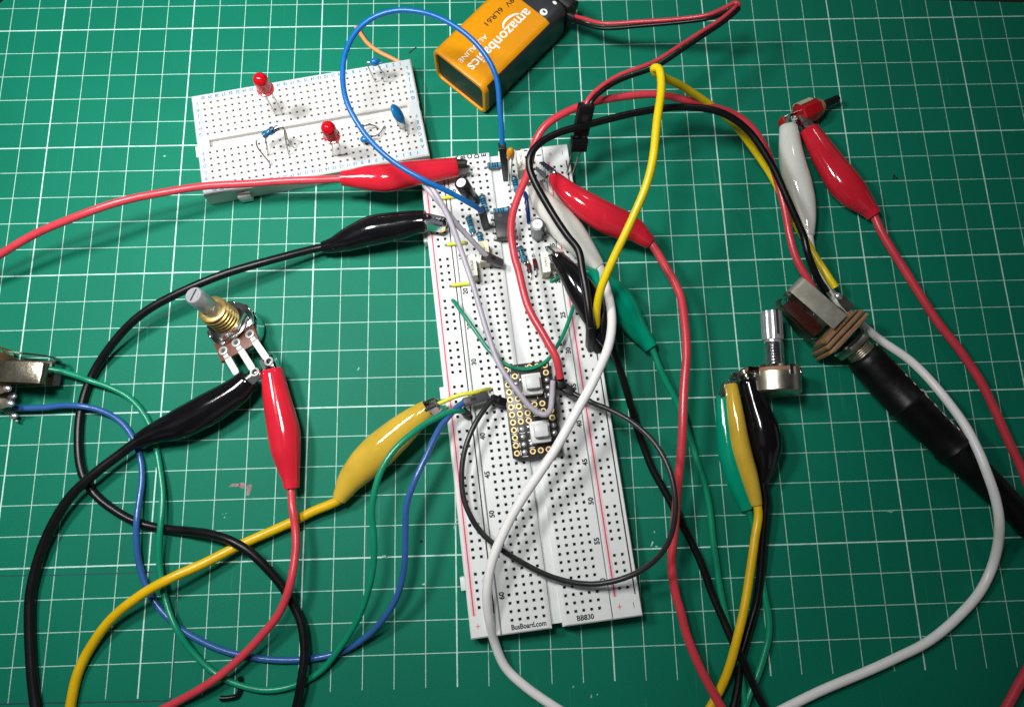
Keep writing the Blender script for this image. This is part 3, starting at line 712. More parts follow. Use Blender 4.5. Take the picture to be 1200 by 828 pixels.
# jack wires
t, P = cable_thing('wire', 'red wire from the open jack curving over the mat to the small circuit board', 'wire',
    [(963, 355, 7), (946.5, 328, 9), (933, 302.5, 10), (925, 276, 11), (917, 233, 12), (903, 187, 14), (887, 157, 16), (866.5, 138, 18), (833, 125, 22), (800, 116.5, 25), (767, 110.5, 27), (717, 115, 29), (667, 130, 29), (640, 146.5, 28), (628, 165, 26), (623, 182, 25), (618, 204, 24), (608.5, 227, 23), (601.5, 250, 22), (599.5, 272, 21.5), (602.5, 300, 21), (607.5, 318, 21), (620, 362.5, 21), (640, 399, 21), (652.5, 421, 20.5), (656.5, 443, 18)], 1.28, 'red_cable', GW)
t, P = cable_thing('jumper_wire', 'black wire from the open jack to a black shell in the bus strip', 'jumper wire',
    [(968.5, 341, 7), (958.5, 325, 10), (947, 297, 13), (941.5, 276, 14), (923, 233, 17), (900, 187, 20), (876.5, 153, 22.5), (843, 131.5, 26), (800, 125, 26), (750, 131.5, 27), (693, 145, 29), (653, 157, 31), (632, 169, 31.5), (622, 182, 31), (621, 196, 30), (627, 214, 29), (643, 243, 27.5), (664, 275, 26.5), (677, 293, 26), (682, 317, 25.5), (687.5, 342, 25), (691, 366, 24), (693, 382, 22.5)], 1.22, 'black_cable', GW)
housing(t, P[-1]-Vector((0, -0.5, 0)), hole('rm', 30, ZB+0.6), 2.8, 2.8)
t, P = cable_thing('jumper_wire', 'yellow wire from the open jack, arched highest of all over the red boot', 'jumper wire',
    [(979, 337, 7), (969.5, 322, 7), (950, 292, 6), (933.5, 263, 5.5), (913, 223, 6), (893, 190, 8), (866.5, 153, 13), (833, 123, 22), (803, 103, 31), (781, 93, 39), (768, 85, 44), (766.5, 80, 46), (771.5, 80.5, 47), (774.5, 98, 47.5), (770.5, 140, 46.5), (766, 183, 44.5), (756, 220, 42), (739, 261, 38), (716, 307.5, 32), (704, 340, 27), (699.5, 365.5, 22), (699, 384, 17)], 1.30, 'bright_yellow_cable', GW)
housing(t, P[-1]+Vector((0, 0.3, 0.3)), BB.p(53.2, row(30.4), ZB+0.4), 2.6, 2.6)

# blue jumper between two shells
t, P = cable_thing('jumper_wire', 'long blue jumper wire arched in a wide loop over the short breadboard', 'jumper wire',
    [(588.5, 174, 27), (588, 150, 31), (586, 130, 34), (581.5, 93, 39), (570, 66.5, 42), (550, 43, 44), (523, 25, 45), (496.5, 15, 45), (466.5, 12.5, 45), (437, 21.5, 44), (416.5, 38, 43), (405, 60, 42), (401.8, 87, 41), (406.5, 120, 40), (423, 150, 38.5), (446.5, 177, 37), (470, 196.5, 35.5), (496.5, 211.5, 34), (526.5, 225, 31), (550, 238, 27), (565, 247.5, 22.5)], 0.88, 'jumper_blue', GW)
housing(t, P[0]+Vector((0, 0.4, 1.2)), hole('F', 4, ZB+0.3)+Vector((-0.6, 0, 0)), 2.6, 2.6, upv=BB.V)
housing(t, P[-1]+Vector((-0.2, 0.3, 0.5)), hole('D', 11, ZB+0.3), 2.6, 2.6, 'housing')
# grey jumper folded back on itself
t, P = cable_thing('jumper_wire', 'grey jumper wire folded sharply beside the red boot, ending at the circuit board', 'jumper wire',
    [(570, 299.5, 15.5), (552, 279.5, 21), (534, 261, 25), (521, 245, 27.5), (509, 231, 29), (501.5, 222, 29.5), (497.5, 216, 29.8), (500, 214.5, 30.8), (505, 219, 31), (511, 228.5, 30.8), (522, 248.5, 29), (532.5, 272, 27), (543.5, 301, 25), (552.5, 328, 24), (562.5, 361, 23), (573, 395, 22.5), (584, 426, 22.5), (596, 445, 22.5), (609, 462, 22.5), (621, 476.5, 22), (631, 484, 21.5), (639.5, 486, 21.5), (644.5, 481, 21), (646.5, 468, 20), (647.5, 454, 18.5), (648, 447, 17.5)], 0.92, 'grey_cable', GW)
ga = at(567, 299.5, 15.5); gb = at(587, 309, 9.5)
housing(t, ga, gb, 2.7, 2.7, 'grey_housing')
pin(t, gb-(gb-ga).normalized()*0.5, hole('E', 17, ZB-1.5))
# dark grey jumper loop
t, P = cable_thing('jumper_wire', 'dark grey jumper wire looped round over the lower half of the long breadboard', 'jumper wire',
    [(577, 467.5, 13), (570, 476, 14), (557, 496, 15), (546.5, 523, 15), (541.5, 552, 14.5), (543, 582, 14), (552, 605, 13.5), (562, 620, 13), (577, 635, 12.6), (600, 652, 12), (633, 670, 11.5), (667, 681, 11.5), (700, 684, 12.5), (733, 677, 14.5), (760, 662, 18), (780, 639, 22), (790, 609, 24.5), (791, 579, 25.5), (783.5, 548, 25), (767, 519, 23), (743, 496, 20), (720, 482.5, 17.5), (693, 471, 15.5), (670, 460, 14)], 0.88, 'dark_grey_cable', GW)
housing(t, at(575.5, 466.5, 13.2), at(592, 472, 11.5), 2.7, 2.7)
housing(t, at(672, 461, 14), at(656, 450, 13.5), 2.8, 2.8)
pin(t, at(591.5, 472, 11.5), hole('C', 36, ZB-1.5))

# jack wires on the left
t, P = cable_thing('wire', 'green wire from the cropped jack looping under the yellow lead', 'wire',
    [(52, 431.5, 6), (75, 435.5, 5), (93, 441, 4.6), (105, 445.5, 4.4), (127, 453, 3.2), (153, 467.5, 2), (173, 492.5, 1.3), (183, 523, 1.3), (188, 552, 2.2), (190, 579, 3.2), (187.5, 618, 4.2), (187, 660, 3), (193, 699, 2.6), (206.5, 734.5, 3.4), (226.5, 765, 2), (250, 787, 1.2), (283, 802, 1.2), (317, 808, 1.2), (350, 800.5, 1.2), (377, 785, 1.8), (400, 757, 4), (420, 724, 8.5), (430.5, 695, 12), (436.8, 662, 15.5), (437.8, 630, 18), (436.5, 598, 20), (440, 572, 21.5), (447, 551, 22), (461.5, 528.5, 22), (482, 509, 21), (503, 493.5, 19), (523, 484, 17), (537, 481, 14.5), (546, 484, 11)], 1.0, 'green_cable', GW)
mb = MB(); mb.tube([at(543.5, 482, 12.6), at(547.5, 485, 10.4), hole('lm', 37, ZB-0.4)], [1.25, 1.3, 0.9], 12); part('end_sleeve', mb, 'housing', t)
t, P = cable_thing('jumper_wire', 'blue wire from the cropped jack running beside the green wire to a dark shell', 'jumper wire',
    [(16, 478, 4), (50, 478, 3.6), (75, 475.5, 4), (93, 475.5, 4.4), (117, 480, 3.2), (140, 492.5, 1.8), (156.5, 513, 1.1), (165, 538, 1.1), (166, 560, 1.8), (163, 585, 3), (160, 612, 4.1), (160.5, 645, 3), (165, 668.5, 2.0), (180, 702, 1.2), (206.5, 732, 1.1), (240, 752, 1.1), (273, 765, 1.1), (310, 772, 1.1), (350, 772.7, 1.1), (377, 770, 1.1), (400, 764, 1.3), (420, 752, 2.6), (443, 732, 5.5), (463, 702, 9.5), (473.5, 662, 13.5), (475.5, 620, 17), (476.5, 592, 19), (487, 562, 20), (500.5, 533, 19.5), (514, 503, 18), (524, 489, 16.5), (536, 476.5, 15), (543, 471.5, 14.2)], 1.02, 'blue_cable', GW)
housing(t, at(543, 471.5, 14), at(572, 463.5, 12.2), 2.7, 2.7, 'grey_housing')
pin(t, at(571.5, 463.5, 12.2), hole('B', 35, ZB-1.5))
t, P = cable_thing('wire', 'short yellow wire bridging from the yellow clip into the long breadboard', 'wire',
    [(511, 474.5, 13), (523, 469, 14), (539.5, 462, 15.5), (556, 459, 14.5), (568, 456, 11), (574, 455.5, 7.6)], 0.72, 'yellow_jumper', GW)
t, P = cable_thing('wire', 'short orange wire lying on the mat behind the short breadboard', 'wire',
    [(417, 32, 1.2), (421, 38, 1.2), (430, 50, 1.0), (443, 60, 0.9), (457, 67.5, 0.9), (470, 74, 0.9)], 0.8, 'orange_cable', GW)
t, P = cable_thing('wire_scrap', 'bent black scrap of wire on the mat under the red and green wires', 'wire scrap',
    [(281, 792.5, 1.0), (281.5, 799, 0.9), (281, 808, 0.8), (278, 814.5, 0.8), (268, 817, 0.8), (258, 817.5, 0.9)], 0.8, 'black_cable', None)

# battery lead: red and black pair into a two-way shell
t = thing('battery_lead', 'twisted red and black battery lead ending in a two way black shell', 'battery lead', at(668, 200, 0))
prs = [(671, 21, 9), (682, 24.5, 11), (706, 30.5, 14), (750, 28, 18), (800, 24, 22), (833, 19, 25), (850, 12, 26), (861, 6.5, 27), (864, 8.5, 28), (858, 15, 29), (843, 27, 30), (826, 38, 31), (800, 55, 32), (767, 76, 33), (727, 91, 34), (704, 105, 35), (692, 117, 35), (688, 125, 34)]
C3 = [Vector(q[:3]) for q in catmull([at(*p)[:] for p in prs], 10)]
for s, m_ in ((1, 'red_cable'), (-1, 'black_cable')):
    Q = []
    for i, p in enumerate(C3):
        tn = (C3[min(i+1, len(C3)-1)]-C3[max(0, i-1)]).normalized(); side = tn.cross(Vector((0, 0, 1))).normalized(); u = side.cross(tn)
        if side.y < 0 or (abs(side.y) < 0.15 and side.x > 0): side = -side
        wv = 0.25*math.sin(i*0.11)
        Q.append(p+s*(side*0.66+Vector((0, 0, 0.36+wv))))
    Q = [(Q[max(0, k-1)]+Q[k]*2+Q[min(len(Q)-1, k+1)])/4 for k in range(len(Q))]
    mb = MB(); mb.tube(Q, 0.74, 10); part('cable', mb, m_, t)
ha = at(687.5, 122.5, 35); hb_ = at(680, 157, 25)
housing(t, ha, hb_, 5.2, 2.8, upv=(0.2, -0.6, 1))
hc = at(677, 176, 20)
F = frame((hb_+hc)/2, hc-hb_, (0.2, -0.6, 1))
mb = MB(); mb.box(F @ T((hc-hb_).length*0.1, 0, 0), (hc-hb_).length*0.8, 5.6, 3.1, 0.2)
for y in (-1.27, 1.27): mb.box(F @ T(-(hc-hb_).length*0.28, y, 0), (hc-hb_).length*0.5, 1.0, 1.0, 0, 1)
part('pin_header', mb, ['housing', 'dull_steel'], t)
for (x0, y0, z0, x1, y1, z1) in ((671, 175, 20.5, 664.5, 203, 9), (680, 177, 20.5, 671, 205, 10)):
    pin(t, at(x0, y0, z0), at(x1, y1, z1), 0.36, 'steel')

# ------------------------------------------------------------------ battery
e1 = at(508.5, 73, 8.7); e2 = at(568.5, 121, 8.7)
bw = (e2-e1); bw.z = 0; BWID = bw.length; bw.normalize(); ba = Vector((-bw.y, bw.x, 0))
if ba.y < 0: ba = -ba
b0 = (e1+e2)/2; b0.z = 0
BH = 16.8
BF = Matrix(((ba.x, bw.x, 0, b0.x), (ba.y, bw.y, 0, b0.y), (0, 0, 1, 0), (0, 0, 0, 1)))     # local x along the cell, y across, z up
bat = thing('battery', 'orange and charcoal nine volt block battery lying on its wide face', 'battery', b0)
def rrect(hw, hh, r, n=6):
    out = []
    for (cx, cy, a) in ((hw-r, hh-r, 0), (-hw+r, hh-r, 90), (-hw+r, -hh+r, 180), (hw-r, -hh+r, 270)):
        for i in range(n+1):
            g = R(a+90*i/n); out.append((cx+r*math.cos(g), cy+r*math.sin(g)))
    return out
def shell(mb, xs, mtx, hw, hh, r, mi=0, cap0=True, cap1=True, sidemi=None):
    """Rounded-rectangle sleeve: xs = list of (x, inset)."""
    rings = [[(x, y, z+hh) for y, z in rrect(hw-i, hh-i, max(0.4, r-i))] for x, i in xs]
    # keep the sleeve centred in height while inset
    n = len(rings[0]); k = len(mb.v)
    for (x, i), rg in zip(xs, rings): mb.v += [mtx @ Vector((p[0], p[1], p[2])) for p in rg]
    for j in range(len(rings)-1):
        for a in range(n):
            b = (a+1) % n
            ym = (rings[-1][a][1]+rings[-1][b][1])/2; m_ = mi
            if sidemi is not None and ym > hw-1.3 and xs[j][0] > 2: m_ = sidemi
            mb.f.append([k+j*n+a, k+j*n+b, k+(j+1)*n+b, k+(j+1)*n+a]); mb.m.append(m_)
    if cap0: mb.f.append([k+a for a in range(n)][::-1]); mb.m.append(mi)
    if cap1: mb.f.append([k+(len(rings)-1)*n+a for a in range(n)]); mb.m.append(mi)
hw = BWID/2; hh = BH/2
mb = MB()
shell(mb, [(1.0, 1.5), (0.1, 1.3), (0.0, 1.0), (0.25, 0.2), (0.6, 0.0), (2.2, 0.0), (2.6, 0), (36.8, 0.0)], BF, hw, hh, 3.4, 0, False, False, 1)
part('label_sleeve', mb, ['orange_label', 'battery_dark'], bat)
mb = MB(); shell(mb, [(36.8, 0.02), (44.8, 0.02), (45.5, 0.3), (45.8, 1.0), (45.8, 3)], BF, hw, hh, 3.4, 0, False, True); part('dark_band', mb, 'battery_dark', bat)
mb = MB(); shell(mb, [(0.9, 1.4), (0.85, 2.6)], BF, hw, hh, 3.4, 0, False, True)
part('end_panel', mb, 'battery_end', bat)
def bl(px, py): q = BF.inverted() @ at(px, py, BH); return q.x, q.y
mb = MB(); zt = BH+0.05
xa, ya = bl(621, 14); xb, yb = bl(551, 80)
def btext(s, px, py, length, size_mm, mi, bold=0.0):
    """Lettering on the top face, reading from the terminal end to the base."""
    v, f = text_mesh(s, bold); w0 = max(p.x for p in v)-min(p.x for p in v); sx = length/(w0*size_mm)
    x, y = bl(px, py)
    put_text(mb, s, BF @ T(x, y, zt) @ Matrix.Diagonal((-1, 1, 1, 1)), size_mm, mi, bold, sx)
def dist(p, q): a = bl(*p); b = bl(*q); return math.hypot(a[0]-b[0], a[1]-b[1])
btext('amazonbasics', 586, 46.5, dist((621, 13), (551, 80)), 6.0, 0, 0.012)
btext('ALKALINE', 554, 57, dist((571, 42), (538, 72)), 2.7, 0)
btext('6LR61', 578, 20, dist((588, 11), (568, 29)), 2.9, 1, 0.01)
btext('9V', 597, 3, 3.6, 2.9, 1, 0.01)
# the curved stroke under the word
arc = [(589.5, 33.5), (590.5, 27), (596, 21), (603, 17.2), (610, 16.0)]
P = [Vector((*bl(*q), zt)) for q in arc]; P = [Vector(q) for q in catmull([p[:] for p in P], 6)]
v = []; f = []
for i, p in enumerate(P):
    tn = (P[min(i+1, len(P)-1)]-P[max(0, i-1)]).normalized(); nn = Vector((-tn.y, tn.x, 0)); wd = 0.42*math.sin(math.pi*(0.12+0.80*i/(len(P)-1)))+0.06
    v += [BF @ (p+nn*wd), BF @ (p-nn*wd)]
    if i: f.append([2*i-2, 2*i-1, 2*i+1, 2*i])
mb.add(v, f, 0)
x, y = bl(637, 14.5)
mb.add([BF @ Vector((x+1.45*math.cos(2*math.pi*i/20), y+1.45*math.sin(2*math.pi*i/20), zt)) for i in range(20)], [list(range(20))], 0)
put_text(mb, '-', BF @ T(x, y, zt+0.04) @ Matrix.Rotation(R(90), 4, 'Z'), 3.4, 1, 0.06)
x, y = bl(650, 3.5)
mb.add([BF @ Vector((x+0.6*math.cos(2*math.pi*i/20), y+0.9*math.sin(2*math.pi*i/20), zt)) for i in range(20)], [list(range(20))], 0)  # small white oval painted in for a reflection on the label
part('lettering_and_glint', mb, ['ink_white', 'ink_black'], bat, smooth=False)
sn = thing('battery_snap', 'soft black snap cap pushed on the battery terminals', 'battery snap', BF @ Vector((50, 0, 2)))
mb = MB(); mb.box(BF @ T(50.0, 0.2, 8.4), 5.4, 24.5, 12.6, 1.6)
part('cap', mb, 'soft_black', sn)
mb = MB()
tw = BF.inverted() @ at(669, 21, 9)
mb.tube([BF @ Vector((50.5, tw.y-6, 8.6)), BF @ Vector((52.5, tw.y-3, 9)), at(666, 20.5, 9), at(672.5, 21.5, 9)], [3.0, 3.0, 2.2, 1.7], 12)
part('strain_relief', mb, 'soft_black', sn)

# ------------------------------------------------------------------ small parts on the long breadboard
def lproto(name, label, cat, group):
    o = bpy.data.objects.new(name, None); C.objects.link(o); o.empty_display_size = 0.003
    ORG[o.name] = Vector(); return tag(o, label, cat, group)
def place(o, mtx):
    L = mtx.copy(); L.translation = L.translation*MM; o.matrix_world = L
def copy_thing(src, label=None):
    c = src.copy(); C.objects.link(c)
    if label: c['label'] = label
    for ch in src.children:
        d = ch.copy(); C.objects.link(d); d.parent = c
    return c
I4 = Matrix.Identity(4)
def bpos(u, v, z, rot=0): return frame(BB.p(u, v, z), BB.U) @ Matrix.Rotation(R(rot), 4, 'Z')
# metal film resistor: local x along the body
rs = lproto('resistor', 'teal blue banded resistor nearest the top edge, bridging the centre channel of the long breadboard', 'resistor', 'blue resistors on the long breadboard')
mb = MB()
prof = [(-3.2, 0.45), (-3.05, 0.85), (-2.7, 1.15), (-2.1, 1.18), (-1.75, 0.98), (-1.6, 0.96)]
prof2 = [(-t, r) for t, r in prof[::-1]]
mb.lathe((0, 0, 0), (1, 0, 0), prof+prof2, 14, 0)
for x, mi in ((-2.4, 2), (-1.15, 1), (-0.3, 1), (0.55, 1), (2.4, 2)):
    r = 1.21 if abs(x) > 2 else 0.99
    mb.lathe((x-0.22, 0, 0), (1, 0, 0), [(0, r), (0.44, r)], 14, mi)
part('body', mb, ['resistor', 'band_dark', 'band_brown'], rs)
for s in (-1, 1):
    mb = MB(); mb.tube([(s*3.0, 0, 0), (s*3.55, 0, 0), (s*3.78, 0, -0.3), (s*3.80, 0, -3.2)], 0.27, 8); part('lead_wire', mb, 'tin', rs)
place(rs, bpos(27.3, row(2), ZB+1.35))
for (u, v, rot, lab) in (
    (33.3, row(5.3), -84, 'blue banded resistor beside the orange capacitor, below the uppermost film capacitor'),
    (21.2, row(7.6), -84, 'blue banded resistor standing in line with the black shell of the blue jumper'),
    (27.2, row(9), 4, 'blue banded resistor lying across the channel touching the top of the black chip'),
    (15.6, row(10.6), -82, 'blue banded resistor left of the black chip, second from the bus strip side'),
    (18.5, row(13.1), -84, 'blue banded resistor above the yellowish film capacitor, partly under the grey jumper'),
    (32.2, row(15.8), -80, 'blue banded resistor right of the channel, next to the glass diodes')):
    place(copy_thing(rs, lab), bpos(u, v, ZB+1.4, rot))
# glass diodes
dg = lproto('diode', 'red glass diode beside the blue resistor at row 18 of the long breadboard', 'diode', 'glass diodes on the long breadboard')
mb = MB(); mb.lathe((-1.9, 0, 0), (1, 0, 0), [(0, 0.4), (0.15, 0.75), (3.65, 0.75), (3.8, 0.4)], 14, 0); mb.lathe((1.0, 0, 0), (1, 0, 0), [(0, 0.78), (0.5, 0.78)], 14, 1)
part('body', mb, ['diode_glass', 'band_dark'], dg)
for s in (-1, 1):
    mb = MB(); mb.tube([(s*1.8, 0, 0), (s*3.4, 0, 0), (s*3.75, 0, -0.3), (s*3.8, 0, -3)], 0.25, 8); part('lead_wire', mb, 'tin', dg)
place(dg, bpos(34.0, row(17.9), ZB+1.2, -87))
d2 = copy_thing(dg, 'dark red glass diode touching the cream film capacitor')
place(d2, bpos(36.3, row(17.4), ZB+1.3, -87))
# yellow staple jumpers over the seam
yj = lproto('jumper_staple', 'yellow wire staple at row 6 under the blue jumper', 'jumper', 'short yellow jumpers on the left bus strip')
mb = MB(); mb.tube([(-3.62, 0, -2.5), (-3.6, 0, -0.2), (-3.3, 0, 0.12), (3.3, 0, 0.12), (3.6, 0, -0.2), (3.62, 0, -2.5)], 0.42, 10)
mb2 = MB(); mb2.tube([(-3.2, 0, 0.13), (3.2, 0, 0.13)], 0.66, 12)
part('wire', mb, 'tin', yj); part('insulation', mb2, 'yellow_jumper', yj)
for o, n in ((yj, 6), (copy_thing(yj, 'yellow wire staple at row 13 passing under the grey jumper'), 13), (copy_thing(yj, 'yellow wire staple at row 19, lowest of the yellow ones'), 19)):
    place(o, bpos((RAILS['lm']+COLU['A'])/2, row(n), ZB+0.55))
# blue and green jumpers
t = thing('jumper_staple', 'dark blue jumper standing in a narrow hoop above the grey capacitor', 'jumper', hole('H', 9))
mb = MB(); mb.tube([Vector(q) for q in catmull([hole('H', 7, ZB-1)[:], hole('H', 7, ZB+2.5)[:], BB.p(COLU['H'], row(8), ZB+4.4)[:], BB.p(COLU['H'], row(10), ZB+3.6)[:], hole('H', 11, ZB+1.5)[:], hole('H', 11, ZB-1)[:]], 6)], 0.72, 10)
part('insulation', mb, 'blue_jumper', t)
t = thing('jumper_staple', 'short green jumper mostly hidden under the black boot near row 20', 'jumper', hole('J', 19))
mb = MB(); mb.tube([Vector(q) for q in catmull([hole('J', 20, ZB-1)[:], hole('J', 20, ZB+0.6)[:], BB.p(44, row(19.6), ZB+1.1)[:], BB.p(RAILS['rp'], row(19), ZB+0.6)[:], BB.p(RAILS['rp'], row(19), ZB-1)[:]], 6)], 0.65, 10)
part('insulation', mb, 'green_cable', t)
P = wire_pts([(531, 353, 7.0), (531.5, 352, 9.5), (539, 363, 11), (556.5, 387.5, 12.5), (573, 410.5, 13), (590, 425.5, 13), (606.7, 431.5, 13), (627, 430, 13), (643, 421, 13), (656.5, 399.5, 12.5), (665, 379, 11.5), (672.5, 356, 9.5), (674, 354, 7.0)], 8)
t = thing('jumper_wire', 'green solid wire hanging in an open curve between both bus strips', 'jumper wire', hole('lm', 21, ZB), GW)
mb = MB(); mb.tube(P, 0.68, 12); part('cable', mb, 'green_cable', t)

# chip
ic = thing('dip_chip', 'black eight pin chip straddling the centre channel beside the red wire', 'chip', BB.p(27.3, row(11.5)))
F = bpos(27.3, row(11.5), ZB)
mb = MB(); mb.prism(F, [(-3.2, -4.75), (3.2, -4.75), (3.2, 4.75), (-3.2, 4.75)], 0.7, 2.2); mb.prism(F, [(-3.05, -4.6), (3.05, -4.6), (3.05, 4.6), (-3.05, 4.6)], 2.2, 4.2, 0.12)
mb.lathe(F @ Vector((-1.2, 3.3, 4.14)), (0, 0, 1), [(0, 0.85), (0.1, 0.8), (0.1, 0.6), (0.07, 0.01)], 18, 1)  # dimple coloured lighter than the body to stand for its highlight
part('body', mb, ['epoxy', 'grey_housing'], ic)
for s in (-1, 1):
    for i in range(4):
        y = (i-1.5)*PIT
        mb = MB(); mb.sheet(F, [[(s*2.9, y-0.7, 2.1), (s*2.9, y+0.7, 2.1)], [(s*3.7, y-0.7, 2.1), (s*3.7, y+0.7, 2.1)], [(s*3.95, y-0.7, 1.7), (s*3.95, y+0.7, 1.7)], [(s*3.9, y-0.6, 0.3), (s*3.9, y+0.6, 0.3)], [(s*3.85, y-0.25, -0.6), (s*3.85, y+0.25, -0.6)]], 0.25)
        part('pin', mb, 'lug', ic)
# electrolytic capacitors
def can_cap(label, base, top, r, stripe, body_mat):
    base = Vector(base); top = Vector(top); ax = (top-base); L = ax.length; ax.normalize()
    t = thing('electrolytic_capacitor', label, 'capacitor', (base.x, base.y, ZB), 'electrolytic capacitors on the long breadboard')
    mb = MB(); mb.lathe(base, ax, [(0, r*0.8), (0.25, r*0.97), (0.6, r), (1.2, r), (1.5, r*0.93), (1.9, r), (L-0.4, r), (L-0.05, r*0.93), (L, r*0.80)], 28)
    if stripe:
        for q, f in enumerate(mb.f):
            c = sum((mb.v[i_] for i_ in f), Vector())/len(f)-base; c -= ax*c.dot(ax)
            if c.length > 0.5 and c.normalized().dot(Vector((0.9, 0.45, 0))) > 0.1: mb.m[q] = 1
    part('sleeve', mb, [body_mat, 'can_black'], t)
    mb = MB(); mb.lathe(base+ax*(L-0.06), ax, [(0, r*0.72), (0.12, r*0.68), (0.13, 0.01)], 28)
    F = frame(base+ax*(L+0.075), ax.orthogonal(), ax)
    for a in (20, 80, 140):
        mb.box(F @ Matrix.Rotation(R(a), 4, 'Z'), r*1.1, 0.10, 0.02, 0, 1)
    part('vent_top', mb, ['alu', 'dull_steel'], t)
    u = ax.orthogonal().normalized()
    for s in (-1, 1): pin(t, base+BB.V*s*0.9, Vector((base.x, base.y, ZB-1.2))+BB.V*s*1.27, 0.26, name='lead_wire')
    return t
can_cap('black can capacitor leaning beside the tip of the red clip', BB.p(17.6, row(7.0), ZB+1.2), at(540.3, 214, 20), 2.45, 0, 'can_black')
can_cap('grey can capacitor with a bright top, standing at the edge of the white boot', hole('I', 13.1, ZB+0.6), at(629.8, 262.5, 17.3), 2.45, 1, 'can_grey')
# orange bead
ob = thing('bead_capacitor', 'orange bead capacitor on long legs beside the blue jumper shell', 'capacitor', hole('F', 6))
bt = at(598.3, 179.5, 28)
mb = MB(); F = frame(bt, (bt-hole('F', 6)).normalized(), BB.V)
mb.ball(F, 2.5, 1.4, 1.3); mb.lathe(F @ Vector((-3.3, 0.6, 0)), F.to_3x3() @ Vector((1, 0, 0)), [(0, 0.4), (1.5, 0.7)], 10); mb.lathe(F @ Vector((-3.3, -0.6, 0)), F.to_3x3() @ Vector((1, 0, 0)), [(0, 0.4), (1.5, 0.7)], 10)
part('bead', mb, 'tant', ob)
for s, n in ((0.6, 5), (-0.6, 6)): pin(ob, F @ Vector((-3.0, s, 0)), hole('F', n, ZB-1), 0.26, name='lead_wire')
# film capacitors
FG = 'film capacitors on the long breadboard'
def film(label, u, v, L, W_, H, txt, top='film', rot=90, size=1.35):
    t = thing('film_capacitor', label, 'capacitor', BB.p(u, v), FG)
    F = frame(BB.p(u, v, ZB+0.4), BB.U)
    mb = MB(); mb.box(F @ T(0, 0, H/2-0.2), W_, L, H-0.4, 0.2); part('case', mb, 'film_side', t)
    mb = MB(); mb.box(F @ T(0, 0, H-0.42), W_+0.05, L+0.05, 0.9, 0.22); part('top_face', mb, top, t)
    mb = MB(); put_text(mb, txt, F @ T(0, 0, H+0.05) @ Matrix.Rotation(R(rot), 4, 'Z'), size, 0, 0.01); part('printed_code', mb, 'ink_black', t, smooth=False)
    for s in (-1, 1): pin(t, F @ Vector((0, s*PIT, 0)), F @ Vector((0, s*PIT, -1.6)), 0.25, name='lead_wire')
film('cream film capacitor nearest the top edge of the long breadboard', 36.1, row(2.9), 7.4, 2.7, 7.0, 'WU10C')
film('cream film capacitor lowest on the left side, beside the lowest yellow staple', 14.6, row(17.4), 7.4, 2.7, 6.8, 'SVA60')
film('yellowish film capacitor under the end of the grey jumper', 19.1, row(15.5), 7.4, 3.4, 6.4, '1n00', 'film_yellow')
film('cream film capacitor next to the glass diodes and the black clip', 39.4, row(18.1), 7.2, 2.7, 6.6, 'SV432')
# small black pin in the left bus strip held by the black clip
t = thing('header_pin', 'black capped pin standing in the left bus strip at the tip of the black clip', 'pin', hole('lm', 10))
mb = MB(); mb.box(frame(hole('lm', 10, ZB+1.6), BB.U), 2.3, 2.3, 2.8, 0.3); part('plastic_block', mb, 'housing', t)
pin(t, hole('lm', 10, ZB-1), hole('lm', 10, ZB+6.2), 0.34, 'steel')

# ------------------------------------------------------------------ small circuit board with two buttons
def binv(p): d = Vector(p)-BB.O; return d.dot(BB.U), d.dot(BB.V)
ZP = 12.5
ua, va = binv(at(605.8, 530.9, ZP)); ub, vb = binv(at(639.7, 436.3, ZP))
pu = (ub-ua)/5; pv = (va-vb)/10
pm = thing('circuit_board', 'small black circuit board with gold pads and two grey push buttons', 'circuit board', BB.p((ua+ub)/2, (va+vb)/2))
def pad(c, r): return ua+pu*c, vb+pv*r
um, vm = (ua+ub)/2, vb+pv*4.5
mb = MB(); mb.box(frame(BB.p(um, vm, ZP-0.8), BB.U), pu*6.15, pv*12.15, 1.55, 0.12); part('board', mb, 'pcb', pm)
mb = MB()
blank = {(c, r) for r in (0, 1, 2, 3) for c in (2, 3, 4)}-{(4, 3), (3, 3)} | {(c, r) for r in (6, 7, 8, 9) for c in (3, 4)}
gold = {(0, r) for r in range(-1, 11)} | {(1, 0), (5, 0), (4, -1), (5, -1), (3, -1), (1, 4), (2, 4), (3, 4), (4, 4), (1, 5), (2, 5), (1, 6), (2, 6), (3, 5), (4, 5), (5, 6), (2, 10), (3, 10), (4, 10), (1, 3), (5, 5)}
sold = {(1, 7), (1, 8), (1, 9), (1, 10), (1, 1), (1, 2), (5, 1), (5, 2), (5, 3), (5, 7), (5, 8), (2, 9)}
mbs = MB()
for (c, r) in sorted(gold):
    u, v = pad(c, r); mb.lathe(BB.p(u, v, ZP+0.0), (0, 0, 1), [(0, 1.0), (0.07, 0.98), (0.07, 0.58), (0.0, 0.55)], 18, 0, False)
    mb.add([BB.p(u, v, ZP+0.02)+Vector((0.57*math.cos(k*.7), 0.57*math.sin(k*.7), 0)) for k in range(9)], [list(range(9))], 1)
for (c, r) in sorted(sold):
    u, v = pad(c, r); mbs.ball(T(*BB.p(u, v, ZP+0.1)), 0.95, 0.95, 0.55, 0, 12)
part('gold_pads', mb, ['gold', 'hole'], pm); part('solder_joints', mbs, 'solder', pm)
mb = MB()
for r in range(-1, 11):
    for c in range(0, 5):
        if random.random() < 0.45 and (c, r) not in blank:
            u, v = pad(c+0.5, r); rect(mb, BB, u-0.12, u+0.12, v-0.8, v+0.8, ZP+0.03)
        if random.random() < 0.35 and (c, r) not in blank:
            u, v = pad(c, r+0.5); rect(mb, BB, u-0.9, u+0.9, v-0.1, v+0.1, ZP+0.035)
part('printed_lines', mb, 'ink_white', pm, smooth=False)
